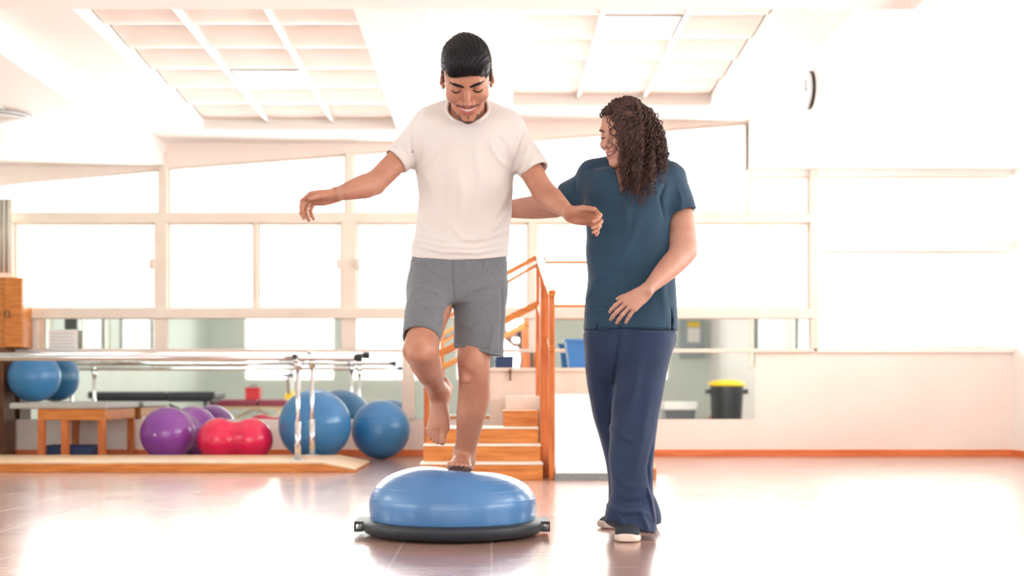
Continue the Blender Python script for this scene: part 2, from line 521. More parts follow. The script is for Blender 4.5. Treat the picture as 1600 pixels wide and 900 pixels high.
# ------------------------------------------------------------------ furniture
# wall clock on the side of the dropped ceiling
t = thing('wall_clock', 'round wall clock seen edge-on high on the dropped ceiling side', 'clock', (XS3, 8.2, 2.53))
def disc_x(x0, x1, y, z, r, n=40):
    return MB().prism([(y + r * math.cos(2 * math.pi * k / n), z + r * math.sin(2 * math.pi * k / n)) for k in range(n)], 'x', x0, x1)
build('rim', disc_x(XS3 - .018, XS3, 8.2, 2.53, .125), M['black'], t)
build('face', disc_x(XS3 - .034, XS3 - .018, 8.2, 2.53, .118), M['white'], t)
build('hand', MB().bar((XS3 - .036, 8.2, 2.53), (XS3 - .036, 8.2, 2.6), .006, .003, (1, 0, 0)), M['black'], t)
build('hand', MB().bar((XS3 - .036, 8.2, 2.53), (XS3 - .036, 8.15, 2.53), .006, .003, (1, 0, 0)), M['black'], t)

# parallel bars
YN, YFr = 8.27, 8.93
pl = 0.067
t = thing('parallel_bars', 'chrome parallel bars standing on a long low wooden base board', 'parallel bars', (-3.0, 8.6, 0))
xe0, xe1 = P(505, 722, 8.12)[0], P(558, 735, 8.2)[0]
build('base_board', MB().prism([(-5.3, 0), (xe1, 0), (xe1, .012), (xe0, pl - .012), (-5.3, pl - .012)], 'y', 8.12, 9.05), M['wood'], t, bevel=.003)
build('walking_surface', MB().prism([(-5.3, pl - .012), (xe0, pl - .012), (xe1, .012), (xe1 - .002, .022), (xe0, pl), (-5.3, pl)], 'y', 8.12, 9.05), M['woodpale'], t)
XP = -1.297
for Y, z, xe in ((YN, .758, P(563, 558, YN)[0]), (YFr, .792, P(575, 554, YFr)[0])):
    rr = build('rail', MB().tube([(-5.2, Y, z), (xe, Y, z)], .021, 16), M['chrome'], t, smooth=True)
    build('end_cap', MB().tube([(xe - .03, Y, z), (xe + .012, Y, z)], .0245, 16), M['black'], rr)
    for X in (XP, -3.9):
        pp = build('post', MB().tube([(X, Y, pl), (X, Y, z - .02)], .0155 if X == XP else .018, 16).tube([(X, Y, pl), (X, Y, .33)], .021, 16), M['chrome'], t, smooth=True)
        build('clamp', MB().tube([(X, Y, z - .085), (X, Y, z - .015)], .024, 16).tube([(X - .03, Y, z), (X + .03, Y, z)], .026, 16).tube([(X - .01, Y - .045, z - .02), (X - .01, Y - .015, z - .02)], .013, 10), M['chrome'], pp, smooth=True)
        build('knob', MB().tube([(X - .012, Y - .062, z + .006), (X - .012, Y - .035, z + .006)], .016, 12), M['black'], pp)
        build('foot_plate', MB().box(X - .045, X + .045, Y - .04, Y + .04, pl, pl + .008), M['steel'], pp)

# exercise balls
def ball(name, c_, r, m_, label, cat='exercise ball', group=None, rings=9, axis='z'):
    n, k = 64, 48; vs = []; fs = []
    for i in range(n + 1):
        th = math.pi * i / n
        g = 1 - 0.006 * max(0, math.cos((th - math.pi / 2) * 2 * rings)) ** 10 * (0.35 < th < math.pi - .35)
        rr = r * g
        for j in range(k):
            ph = 2 * math.pi * j / k
            p = (rr * math.sin(th) * math.cos(ph), rr * math.sin(th) * math.sin(ph), rr * math.cos(th))
            if axis == 'x': p = (p[2], p[1], p[0])
            vs.append((c_[0] + p[0], c_[1] + p[1], c_[2] + p[2]))
    for i in range(n):
        for j in range(k):
            j2 = (j + 1) % k
            fs.append((i * k + j, (i + 1) * k + j, (i + 1) * k + j2, i * k + j2))
    t = thing(name, label, cat, (c_[0], c_[1], c_[2] - r), group)
    link('ball_skin', vs, fs, m_, t, smooth=True)
    d = Vector((0.2, 0.8, 0.5)).normalized()
    build('valve_plug', MB().tube([Vector(c_) + d * (r * .985), Vector(c_) + d * (r * 1.004)], .008, 12), M['white'], t)
    return t
def peanut(name, a, b_, r, waist, m_, label):
    a, b_ = Vector(a), Vector(b_); ax = (b_ - a).normalized(); L = (b_ - a).length
    u = ax.orthogonal().normalized(); v = ax.cross(u)
    n, k = 90, 48; vs = []; fs = []
    for i in range(n + 1):
        s = -r + (L + 2 * r) * (0.5 - 0.5 * math.cos(math.pi * i / n))
        if s < 0: rad = math.sqrt(max(0, r * r - s * s))
        elif s > L: rad = math.sqrt(max(0, r * r - (s - L) ** 2))
        else: rad = r - (r - waist) * math.sin(math.pi * s / L) ** 2
        rad *= 1 - 0.005 * max(0, math.cos(s * 90)) ** 8
        for j in range(k):
            ph = 2 * math.pi * j / k
            vs.append(a + ax * s + (u * math.cos(ph) + v * math.sin(ph)) * rad)
    for i in range(n):
        for j in range(k):
            j2 = (j + 1) % k
            fs.append((i * k + j, i * k + j2, (i + 1) * k + j2, (i + 1) * k + j))
    t = thing(name, label, 'exercise ball', ((a.x + b_.x) / 2, (a.y + b_.y) / 2, 0))
    link('ball_skin', vs, fs, m_, t, smooth=True)
    e = a - ax * r
    build('valve_plug', MB().tube([e + ax * .004, e - ax * .003], .008, 12), M['white'], t)
    return t
def on_floor(px, Y, r): return ((px - CX) * Y / F, Y, r)
a = on_floor(262, 9.45, .209); b2 = on_floor(300, 9.86, .2)
peanut('peanut_ball', (a[0], a[1], .207), (b2[0], b2[1], .207), .207, .165, M['ballpurple'], 'purple peanut-shaped exercise ball behind the parallel bars')
a = on_floor(343, 9.34, .166); b2 = on_floor(392, 9.34, .166)
peanut('peanut_ball', a, b2, .166, .138, M['ballpink'], 'hot pink peanut-shaped exercise ball beside the purple one')
ball('exercise_ball', on_floor(492, 9.4, .275), .275, M['ballblue'], 'largest blue exercise ball, right behind the bars posts')
ball('exercise_ball', on_floor(595, 9.72, .231), .231, M['ballblue'], 'blue exercise ball standing alone right of the parallel bars')

# treatment table at the left with two balls on it
Yt0, Yt1, zt = 9.3, 10.14, .445
tx0, tx1 = P(14, 0, Yt0)[0], P(168, 0, Yt0)[0]
t = thing('treatment_table', 'low wooden treatment table with grey pad under the blue balls', 'table', ((tx0 + tx1) / 2, (Yt0 + Yt1) / 2, 0))
build('pad', MB().box(tx0, tx1, Yt0, Yt1, zt - .045, zt), M['greypad'], t, bevel=.012)
lx0 = P(57, 0, Yt0)[0]
ap = MB().box(lx0, tx1 - .03, Yt0 + .02, Yt0 + .04, zt - .13, zt - .045).box(lx0, tx1 - .03, Yt1 - .04, Yt1 - .02, zt - .13, zt - .045)
ap.box(lx0, lx0 + .02, Yt0 + .04, Yt1 - .04, zt - .13, zt - .045).box(tx1 - .05, tx1 - .03, Yt0 + .04, Yt1 - .04, zt - .13, zt - .045)
build('apron', ap, M['wood'], t, bevel=.003)
for X in (lx0, tx1 - .08):
    for Y in (Yt0 + .02, Yt1 - .07):
        build('leg', MB().box(X, X + .05, Y, Y + .05, 0, zt - .13), M['woodv'], t, bevel=.003)
build('leg', MB().box(P(93, 0, Yt0)[0], P(104, 0, Yt0)[0], Yt0 + .03, Yt0 + .08, 0, zt - .13), M['woodv'], t, bevel=.003)
cbx = P(54, 0, 9.97); ball('exercise_ball', (cbx[0], 9.965, zt + .205), .205, M['ballblue'], 'blue exercise ball resting on the left treatment table against the mirror')
build_ = MB().box(P(62, 0, 9.5)[0], P(148, 0, 9.5)[0], 9.45, 9.75, 0, .115)
o = build('storage_box', build_, M['navy'], origin=(-3.3, 9.6, 0), bevel=.01); tag(o, 'dark storage box on the floor beneath the treatment table', 'box')
# cabinets at the left edge
x0, x1 = P(-40, 0, 8.0)[0], P(17, 0, 8.0)[0]
x0 = P(-60, 0, 9.9)[0]; x1 = P(5, 0, 9.9)[0]
t = thing('wooden_cabinet', 'brown wooden cabinet at the left edge, behind the parallel bars', 'cabinet', ((x0 + x1) / 2, 10.0, 0))
build('body', MB().box(x0, x1, 9.9, 10.15, 0, .885), M['wooddark'], t, bevel=.004)
build('door', MB().box(x0 + .02, x1 - .02, 9.88, 9.9, .05, .86), M['wooddark'], t, bevel=.004)
t2 = thing('hanging_cupboard', 'narrow orange wooden cupboard fixed at the left edge by the window', 'cupboard', (P(20, 0, 10)[0], 10.05, .9))
YC = 9.95
xa2, xb = P(-60, 0, YC)[0], P(35, 0, YC)[0]
zb_, zt_ = P(0, 543, YC)[2], P(0, 433, YC)[2]
build('body', MB().box(xa2, xb, YC + .02, 10.16, zb_, zt_), M['wood'], t2, bevel=.004)
dd = build('door', MB().box(P(7, 0, YC)[0], xb - .004, YC, YC + .02, zb_ + .005, zt_ - .005), M['wood'], t2, bevel=.004)
hx, hz_ = P(13, 491, YC)[0], P(13, 491, YC)[2]
build('handle', MB().tube([(hx - .018, YC, hz_ - .022), (hx - .018, YC - .03, hz_ - .022), (hx - .018, YC - .03, hz_ + .022), (hx + .018, YC - .03, hz_ + .022), (hx + .018, YC - .03, hz_ - .022), (hx + .018, YC, hz_ - .022)], .005, 8), M['black'], dd)
# curtain
t3 = MB(); n = 40
xa, xb = P(-50, 0, 10.0)[0], P(13, 0, 10.0)[0]
vs = []; fs = []
for i in range(n + 1):
    x = xa + (xb - xa) * i / n; y = 10.06 + .018 * math.sin(i * 1.3)
    for z in (1.50, 2.1): vs += [(x, y, z), (x, y + .004, z)]
for i in range(n):
    k = 4 * i; fs += [(k, k + 4, k + 6, k + 2), (k + 1, k + 3, k + 7, k + 5), (k, k + 1, k + 5, k + 4), (k + 2, k + 6, k + 7, k + 3)]
fs += [(0, 2, 3, 1), (4 * n, 4 * n + 1, 4 * n + 3, 4 * n + 2)]
t3.add(vs, fs)
o = build('curtain', t3, M['curtain'], origin=(xa, 10.06, 1.5), smooth=True); tag(o, 'pale pleated curtain beside the leftmost window', 'curtain')
# paper notice on the mirror pane
t = thing('paper_notice', 'white printed paper notice fixed to the narrow mirror at the left', 'notice', (P(98, 532, 10.1)[0], 10.14, P(98, 548, 10.1)[2]))
p0, p1 = P(76, 548, 10.13), P(121, 515, 10.13)
build('sheet', MB().box(p0[0], p1[0], 10.135, 10.14, p0[2], p1[2]), M['paper'], t)
tm = MB()
for i in range(5):
    z = p1[2] - .03 - i * .028
    tm.box(p0[0] + .02, p1[0] - .03 - .02 * (i % 2), 10.133, 10.135, z - .004, z)
build('printing', tm, M['ink'], t)

# training stairs with handrails, landing and ramp
t = thing('training_stairs', 'orange wooden training stairs with handrails and a pale ramp', 'stairs', (0, 7.9, 0))
xs0, xs1 = (657 - CX) * 7.41 / F, (848 - CX) * 7.41 / F
xs1 = .307
for i in range(3):
    Y0 = 7.41 + .25 * i; z0 = .1 * i
    ins = .004 * i
    sb = MB().box(xs0 + ins, xs1 - ins, Y0, 8.4, z0, z0 + .092)
    st = build('step', sb, M['wood'], t, bevel=.002)
    tr_ = build('tread', MB().box(xs0 + ins - .003, xs1 - ins + .003, Y0 - .006, 8.4, z0 + .092, z0 + .1), M['woodtop'], st)
xl4 = (787 - CX) * 8.16 / F
build('step', MB().box(xl4, xs1, 8.16, 8.75, .3, .405), M['wood'], t, bevel=.002)
# landing behind and ramp on the right
xr0, xr1 = (867 - CX) * 7.4 / F, (1021 - CX) * 7.4 / F
build('landing', MB().box(xl4 + .02, xr1, 8.75, 9.45, 0, .5), M['cream'], t, bevel=.003)
rz = .5
build('ramp', MB().prism([(7.4, 0), (8.75, 0), (8.75, rz), (7.4, .028)], 'x', xr0, xr1), M['rampedge'], t)
def rampz(y): return .028 + (y - 7.4) * (rz - .028) / 1.35
build('ramp_mat', MB().prism([(7.396, .042), (8.75, rz + .014), (8.75, rz), (7.4, .028)], 'x', xr0 + .006, xr1 - .006), M['ramp'], t)
build('ramp_edge', MB().box(xr0, xr1, 7.385, 7.4, 0, .042), M['rampedge'], t)
build('side_board', MB().prism([(7.42, 0), (8.75, 0), (8.75, rz + .05), (7.42, .07)], 'x', xr1, xr1 + .02), M['wood'], t)
# posts
def post(X, Y, z1, w=.05, d=.05, z0=0): return build('post', MB().box(X - w / 2, X + w / 2, Y - d / 2, Y + d / 2, z0, z1), M['woodv'], t, bevel=.004)
xpn = (862 - CX) * 7.45 / F
def at(px, py, Y): return tuple(P(px, py, Y))
za = P(0, 460, 7.45)[2]; post(xpn, 7.45, za, .036)
xpf = xpn - .012
zf = P(0, 402, 8.85)[2]
XF = (842 - CX) * 8.85 / F
post(XF, 8.85, zf, .045)
zmid = za + (zf - za) * .45
post(xpn - .022, 8.1, zmid, .05)
post(xpn - .03, 7.72, za + (zf - za) * .18, .055, .04)
# right handrails falling towards the camera
build('handrail', MB().bar((xpn, 7.38, za), (XF, 8.9, zf + .02), .045, .035), M['wood'], t, bevel=.006)
build('handrail', MB().bar((xpn, 7.4, P(0, 545, 7.4)[2]), (XF, 8.9, P(0, 474, 8.9)[2]), .035, .03), M['wood'], t, bevel=.006)
# rails falling to the left behind the man
YR = 8.85
e1 = P(667, 495, YR); e2 = P(667, 563, YR)
build('handrail', MB().bar(at(842, 400, YR), tuple(e1), .045, .032), M['wood'], t, bevel=.006)
build('handrail', MB().bar(at(842, 412, YR + .02), (e1[0], YR + .02, P(0, 514, YR)[2]), .03, .02), M['wood'], t, bevel=.004)
build('handrail', MB().bar(at(842, 474, YR), tuple(e2), .05, .05), M['wood'], t, bevel=.006)
# support of the low end
build('post', MB().box(e2[0] - .02, e2[0] + .02, YR - .02, YR + .02, 0, e1[2] + .02), M['woodv'], t, bevel=.003)
# rear guard rails of the landing
XG = (1010 - CX) * 9.4 / F
for py in (410, 478):
    build('guard_rail', MB().bar(at(842, py, 9.4), (XG, 9.4, P(0, py, 9.4)[2]), .03, .022), M['wood'], t, bevel=.004)
post(XG, 9.4, P(0, 402, 9.4)[2], .045, .045)
post((848 - CX) * 9.4 / F, 9.4, P(0, 402, 9.4)[2], .045, .045)

# cream cabinet behind the stairs, box and bin on it
xa, xb = (700 - CX) * 9.6 / F, (935 - CX) * 9.6 / F
zc_ = P(0, 575, 9.6)[2]
t = thing('storage_chest', 'cream storage chest with brass hasp behind the training stairs', 'chest', ((xa + xb) / 2, 9.8, 0))
xa = (765 - CX) * 9.5 / F
build('body', MB().box(xa, xb, 9.52, 10.0, 0, zc_ - .03), M['cream'], t, bevel=.004)
build('lid', MB().box(xa - .01, xb + .01, 9.5, 10.02, zc_ - .03, zc_), M['cream'], t, bevel=.005)
hx = (797 - CX) * 9.5 / F
build('hasp', MB().box(hx - .008, hx + .008, 9.485, 9.5, zc_ - .1, zc_ - .01).box(hx - .014, hx + .014, 9.49, 9.52, zc_ - .04, zc_ - .028), M['wooddark'], t)
xa, xb = (775 - CX) * 9.6 / F, (802 - CX) * 9.6 / F
o = build('box', MB().box(xa, xb, 9.6, 9.75, zc_, zc_ + .09).box(xa - .004, xb + .004, 9.596, 9.754, zc_ + .075, zc_ + .092), M['navy'], origin=((xa + xb) / 2, 9.67, zc_), bevel=.004)
tag(o, 'small navy box with lid on the cream chest', 'box')
xa, xb = (884 - CX) * 9.6 / F, (930 - CX) * 9.6 / F
t = thing('storage_bin', 'blue plastic bin on the cream chest behind the ramp', 'bin', ((xa + xb) / 2, 9.7, zc_))
def open_bin(x0, x1, y0, y1, z0, z1, tp, th=.006):
    mb = MB()
    def ring(s, z, o_): return [(x0 + s + o_, y0 + s + o_, z), (x1 - s - o_, y0 + s + o_, z), (x1 - s - o_, y1 - s - o_, z), (x0 + s + o_, y1 - s - o_, z)]
    vs = ring(tp, z0, 0) + ring(0, z1, 0) + ring(0, z1, th) + ring(tp, z0 + th, th)
    fs = [(3, 2, 1, 0)]
    for k in range(3):
        for i in range(4):
            j = (i + 1) % 4
            fs.append((4 * k + i, 4 * k + j, 4 * k + 4 + j, 4 * k + 4 + i))
    fs.append((12, 13, 14, 15))
    return mb.add(vs, fs)
bt = P(0, 530, 9.6)[2]
build('tub', open_bin(xa, xb, 9.58, 9.86, zc_, bt, .03), M['bluebin'], t, bevel=.003)
rim = MB()
rim.box(xa - .012, xb + .012, 9.568, 9.58, bt - .018, bt).box(xa - .012, xb + .012, 9.86, 9.872, bt - .018, bt).box(xa - .012, xa, 9.58, 9.86, bt - .018, bt).box(xb, xb + .012, 9.58, 9.86, bt - .018, bt)
build('rim', rim, M['bluebin'], t)

# ---- things of the near part of the room, seen in the mirrors
def mx_(px, Yo): return (px - CX) * (2 * YF - Yo) / F
X = mx_(1135, 5.0)
t = thing('trash_can', 'round black trash can with yellow lid, reflected in the right mirror', 'trash can', (X, 5.0, 0))
build('barrel', MB().lathe([(.17, 0), (.175, .01), (.205, .5), (.215, .5), (.215, .53), (.205, .53), (.205, .6)], X, 5.0), M['black'], t)
for s in (-1, 1):
    build('handle', MB().box(X + s * .235 - .03, X + s * .235 + .03, 4.94, 5.06, .5, .56), M['black'], t, bevel=.01)
build('lid', MB().lathe([(.225, .6), (.23, .63), (.21, .65), (.12, .675), (.02, .68)], X, 5.0), M['yellow'], t, smooth=True)
X = mx_(1060, 4.4)
t = thing('laundry_basket', 'grey and white basket reflected in the right mirror beside the trash can', 'basket', (X, 4.4, 0))
build('tub', open_bin(X - .2, X + .2, 4.2, 4.6, 0, .34, .04), mat('grey_plastic', srgb(90, 96, 100), .4), t, bevel=.004)
build('liner', open_bin(X - .21, X + .21, 4.19, 4.61, .3, .4, .01), M['white'], t, bevel=.004)
def couch(name, x0, x1, y0, y1, z, m_, label, legm):
    t = thing(name, label, 'treatment table', ((x0 + x1) / 2, (y0 + y1) / 2, 0))
    xm = x0 + (x1 - x0) * .62
    build('cushion', MB().box(x0, xm - .01, y0, y1, z - .09, z), m_, t, bevel=.02)
    build('cushion', MB().box(xm + .01, x1, y0, y1, z - .09, z), m_, t, bevel=.02)
    build('frame', MB().box(x0 + .05, x1 - .05, y0 + .05, y1 - .05, z - .13, z - .09), legm, t)
    for X in (x0 + .12, x1 - .16):
        for Y in (y0 + .07, y1 - .11):
            build('leg', MB().box(X, X + .04, Y, Y + .04, 0, z - .13), legm, t)
    build('brace', MB().bar((x0 + .15, y0 + .1, .1), ((x0 + x1) / 2, y0 + .1, z - .13), .03, .03), legm, t)
    build('brace', MB().bar((x1 - .15, y0 + .1, .1), ((x0 + x1) / 2, y0 + .1, z - .13), .03, .03), legm, t)
couch('treatment_couch', mx_(150, 4.4), mx_(345, 4.4), 4.1, 4.75, .53, M['blackpad'], 'black padded treatment couch reflected in the left mirror', M['black'])
couch('treatment_couch', mx_(335, 3.0), mx_(455, 3.0), 2.7, 3.35, .42, M['maroon'], 'maroon padded treatment couch reflected in the left mirror', M['woodpale'])
X = mx_(396, 3.0)
t = thing('toolbox', 'red toolbox on the maroon treatment couch, seen in the mirror', 'box', (X, 3.0, .42))
build('body', MB().box(X - .1, X + .1, 2.92, 3.08, .42, .56), M['red'], t, bevel=.01)
build('lid', MB().box(X - .105, X + .105, 2.915, 3.085, .56, .59), M['red'], t, bevel=.008)
build('handle', MB().tube([(X - .04, 3.0, .59), (X - .04, 3.0, .62), (X + .04, 3.0, .62), (X + .04, 3.0, .59)], .008, 8), M['black'], t)
X = mx_(455, 1.5)
t = thing('exercise_bike', 'yellow and white exercise bike reflected in the left mirror', 'exercise bike', (X, 1.5, 0))
build('base', MB().box(X - .25, X + .25, 1.2, 1.28, 0, .05).box(X - .25, X + .25, 1.9, 1.98, 0, .05).box(X - .04, X + .04, 1.28, 1.9, .02, .07), M['white'], t, bevel=.008)
build('body', MB().prism([(1.3, .07), (1.9, .07), (1.75, .5), (1.5, .55)], 'x', X - .06, X + .06), M['yellow'], t, bevel=.02)
build('column', MB().bar((X, 1.45, .45), (X, 1.35, 1.0), .05, .05), M['white'], t)
build('handlebar', MB().tube([(X - .2, 1.45, 1.0), (X - .18, 1.33, 1.0), (X + .18, 1.33, 1.0), (X + .2, 1.45, 1.0)], .015, 10), M['black'], t)
build('seat_post', MB().bar((X, 1.72, .45), (X, 1.8, .75), .04, .04), M['chrome'], t)
build('seat', MB().box(X - .1, X + .1, 1.68, 1.95, .75, .8), M['black'], t, bevel=.02)
X = 3.95
t = thing('wall_dispenser', 'grey wall box with yellow top on the rear wall, seen in the mirror', 'dispenser', (X, -3.95, 1.3))
build('housing', MB().box(X - .24, X + .24, -4.0, -3.85, 1.2, 1.95), mat('grey_box', srgb(160, 172, 178), .5), t, bevel=.01)
build('cover', MB().box(X - .1, X + .14, -3.85, -3.84, 1.5, 1.78), M['paper'], t)
build('cap', MB().box(X - .1, X + .14, -3.85, -3.835, 1.8, 1.9), M['yellow'], t)

# ------------------------------------------------------------------ balance trainer
BX, BY = (707.5 - CX) * 4.6 / F, 4.6
FX, FY = (724 - CX) * 4.6 / F, 4.63      # where the foot presses the dome
t = thing('balance_trainer', 'blue rubber half-dome balance trainer on its black round platform', 'balance trainer', (BX, BY, 0))
ZP = 0.052
def dome_z(x, y, z):
    k = max(0.0, (z - ZP)) / .196
    dx, dy = x - FX, y - FY
    dent = .026 * math.exp(-((dx / .075) ** 2 + (dy / .125) ** 2))
    tilt = -.020 * max(-.4, min(1, (x - BX) / .3)) * k
    bul = .004 * math.exp(-(((dx + .15) / .1) ** 2)) + .016 * math.exp(-((dy + .21) / .075) ** 2)
    return z + (tilt - dent + bul) * k * k
n, kk = 120, 128; vs = []; fs = []
RD, HD = .304, .190
grooves = [.085, .122, .155]
for i in range(n + 1):
    th = (math.pi / 2) * i / n
    e = 0.60
    rr = RD * math.cos(th) ** e if i < n else 0
    zz = HD * math.sin(th) ** (e * 1.02)
    rr += .010 * math.sin(min(1, zz / .09) * math.pi / 2) * (1 if zz < .2 else 0.9) * (1 - (zz / HD) ** 3)
    for g in grooves:
        rr += .0014 * math.exp(-((zz - g) / .0016) ** 2)
    for j in range(kk):
        ph = 2 * math.pi * j / kk
        x, y = BX + rr * math.cos(ph), BY + rr * math.sin(ph)
        vs.append((x, y, dome_z(x, y, ZP + zz)))
for i in range(n):
    for j in range(kk):
        j2 = (j + 1) % kk
        fs.append((i * kk + j, i * kk + j2, (i + 1) * kk + j2, (i + 1) * kk + j))
link('dome', vs, fs, M['dome'], t, smooth=True)
pf = MB().lathe([(.24, .0), (.30, .004), (.325, .012), (.338, .024), (.342, .046), (.339, .053), (.325, .058), (.30, .060)], BX, BY, 128)
build('platform', pf, M['rubber'], t, smooth=True)
for s in (-1, 1):
    h = MB()
    xi, xo = BX + s * .325, BX + s * .358
    a0, a1 = min(xi, xo), max(xi, xo)
    h.box(a0, a1, BY - .09, BY + .09, .046, .056)
    h.box(a0, a1, BY - .09, BY + .09, .018, .026)
    h.box(xo - .004 if s > 0 else xo, xo if s > 0 else xo + .004, BY - .09, BY - .055, .026, .046)
    h.box(xo - .004 if s > 0 else xo, xo if s > 0 else xo + .004, BY + .055, BY + .09, .026, .046)
    build('grip', h, M['rubber'], t, bevel=.003)

# ------------------------------------------------------------------ smooth solids (for bodies and clothing)
def nrm(v):
    v = np.asarray(v, float); return v / (np.linalg.norm(v) + 1e-12)


class Frame:
    """local frame: rows of R are the local axes in world coordinates"""
    def __init__(s, o=(0, 0, 0), R=np.eye(3), k=1.0):
        s.o = np.asarray(o, float); s.R = np.asarray(R, float); s.k = k
    def loc(s, Pw): return ((Pw - s.o) @ s.R.T) / s.k
    def wld(s, p): return (np.asarray(p, float) * s.k) @ s.R + s.o


W0 = Frame()


def rot(axis, deg):
    return np.array(Matrix.Rotation(math.radians(deg), 3, axis)).T


class Solid:
    def __init__(s): s.ops = []
    def put(s, f, lo, hi, op='u', k=0.01):
        s.ops.append((f, np.asarray(lo, float), np.asarray(hi, float), op, k)); return s

    def cone(s, a, b, ra, rb, op='u', k=0.01, fr=W0):
        a = fr.wld(a); b = fr.wld(b); ra *= fr.k; rb *= fr.k; k *= fr.k
        ab = b - a; L2 = ab @ ab + 1e-12
        def f(P):
            t = np.clip(((P - a) @ ab) / L2, 0, 1)
            return np.linalg.norm(P - a - t[:, None] * ab, axis=1) - (ra + (rb - ra) * t)
        r = max(ra, rb)
        return s.put(f, np.minimum(a, b) - r, np.maximum(a, b) + r, op, k)

    def ell(s, c, r, op='u', k=0.01, fr=W0, R=None, n=2):
        r = np.asarray(r, float); c = np.asarray(c, float)
        def f(P):
            q = fr.loc(P) - c
            if R is not None: q = q @ R.T
            l = np.linalg.norm(q, axis=1) + 1e-9
            if n == 2: rho = np.linalg.norm(q / r, axis=1)
            else: rho = (np.abs(q / r) ** n).sum(1) ** (1 / n)
            return l * (1 - 1 / np.maximum(rho, 1e-4)) * fr.k if n != 2 else (rho * (rho - 1) / (np.linalg.norm(q / r ** 2, axis=1) + 1e-9)) * fr.k
        cw = fr.wld(c); m = r.max() * fr.k * (1.0 if n == 2 else 1.3)
        return s.put(f, cw - m, cw + m, op, k * fr.k)

    def loft(s, st, op='u', k=0.01, fr=W0, n=2.0, rnd=0.0):
        """st: rows (h, cx, cy, a, b) along local z of fr, a along local x, b along local y"""
        st = np.array(sorted(st, key=lambda q: q[0]), float)
        h = st[:, 0]
        hh = np.linspace(h[0], h[-1], 240)
        cols = []
        for c_ in range(1, 5):
            y = st[:, c_]
            mslope = np.gradient(y, h) if len(h) > 2 else np.full(len(h), (y[-1] - y[0]) / (h[-1] - h[0]))
            idx = np.clip(np.searchsorted(h, hh) - 1, 0, len(h) - 2)
            dx = h[idx + 1] - h[idx]; t = (hh - h[idx]) / dx
            v = ((2 * t ** 3 - 3 * t ** 2 + 1) * y[idx] + (t ** 3 - 2 * t ** 2 + t) * dx * mslope[idx]
                 + (-2 * t ** 3 + 3 * t ** 2) * y[idx + 1] + (t ** 3 - t ** 2) * dx * mslope[idx + 1])
            cols.append(v)
        def f(P):
            q = fr.loc(P)
            z = q[:, 2]
            cx, cy, a, b_ = [np.interp(z, hh, v) for v in cols]
            x = q[:, 0] - cx; y = q[:, 1] - cy
            if n == 2: rho = np.sqrt((x / a) ** 2 + (y / b_) ** 2)
            else: rho = (np.abs(x / a) ** n + np.abs(y / b_) ** n) ** (1 / n)
            l = np.sqrt(x * x + y * y)
            d = l * (1 - 1 / np.maximum(rho, 1e-3))
            d = np.where(rho < 0.05, -np.minimum(a, b_), d)
            dz = np.maximum(h[0] - z, z - h[-1])
            if rnd > 0:
                d2 = np.maximum(d + rnd, 0) ** 2 + np.maximum(dz + rnd, 0) ** 2
                d = np.minimum(np.maximum(d + rnd, dz + rnd), 0) + np.sqrt(d2) - rnd
            else:
                d = np.maximum(d, dz)
            return d * fr.k
        m = np.max(st[:, 3:5]); cs = []
        for hz_ in (h[0], h[-1]):
            for row in st:
                for sx in (-1, 1):
                    for sy in (-1, 1):
                        cs.append(fr.wld((row[1] + sx * row[3], row[2] + sy * row[4], row[0])))
        cs = np.array(cs)
        return s.put(f, cs.min(0) - .005, cs.max(0) + .005, op, k * fr.k)

    def limb(s, a, b, st, xref=(1, 0, 0), op='u', k=0.01, n=2.0, rnd=0.0):
        """loft from a to b; st rows (t 0..1, a, b[, offx, offy]); local x follows xref"""
        a = np.asarray(a, float); b = np.asarray(b, float)
        z = nrm(b - a); x = nrm(np.asarray(xref, float) - z * (np.asarray(xref, float) @ z)); y = np.cross(z, x)
        L = np.linalg.norm(b - a)
        rows = [(r[0] * L, r[3] if len(r) > 3 else 0, r[4] if len(r) > 4 else 0, r[1], r[2]) for r in st]
        return s.loft(rows, op, k, Frame(a, np.array([x, y, z])), n, rnd)

    def disp(s, f, lo=(-9, -9, -9), hi=(9, 9, 9)):
        s.ops.append((f, np.asarray(lo, float), np.asarray(hi, float), 'd', 0)); return s

    def eval(s, P, lo, hi, base=0.25):
        d = np.full(len(P), base)
        for f, l, h, op, k in s.ops:
            m = 0.02 + k
            if op in 'usd':
                if (hi < l - m).any() or (lo > h + m).any(): continue
            if op == 'd':
                d = d + f(P, d); continue
            v = f(P)
            if op == 'u':
                if k > 0:
                    q = np.clip(.5 + .5 * (d - v) / k, 0, 1)
                    d = d * (1 - q) + v * q - k * q * (1 - q)
                else: d = np.minimum(d, v)
            else:
                if op == 's': v = -v
                if k > 0:
                    q = np.clip(.5 - .5 * (d - v) / k, 0, 1)
                    d = d * (1 - q) + v * q + k * q * (1 - q)
                else: d = np.maximum(d, v)
        return d

    def bounds(s):
        L = np.array([o[1] for o in s.ops if o[3] == 'u']); H = np.array([o[2] for o in s.ops if o[3] == 'u'])
        return L, H

    def mesh(s, vox=0.004, clip=None, extra=None, smooth=1):
        """surface nets over sparse blocks; clip=(lo,hi) keeps the surface inside a box"""
        L, H = s.bounds()
        lo, hi = L.min(0) - .02, H.max(0) + .02
        if clip is not None: lo = np.maximum(lo, clip[0]); hi = np.minimum(hi, clip[1])
        N = 24
        nb = np.ceil((hi - lo) / (vox * N)).astype(int)
        dims = nb * N + 4
        keys = []; verts = []; quads = []
        off = np.array([(i, j, k) for i in (0, 1) for j in (0, 1) for k in (0, 1)])
        S = N + 2
        g = np.arange(S)
        gx, gy, gz = np.meshgrid(g, g, g, indexing='ij')
        G = np.stack([gx, gy, gz], -1).reshape(-1, 3)
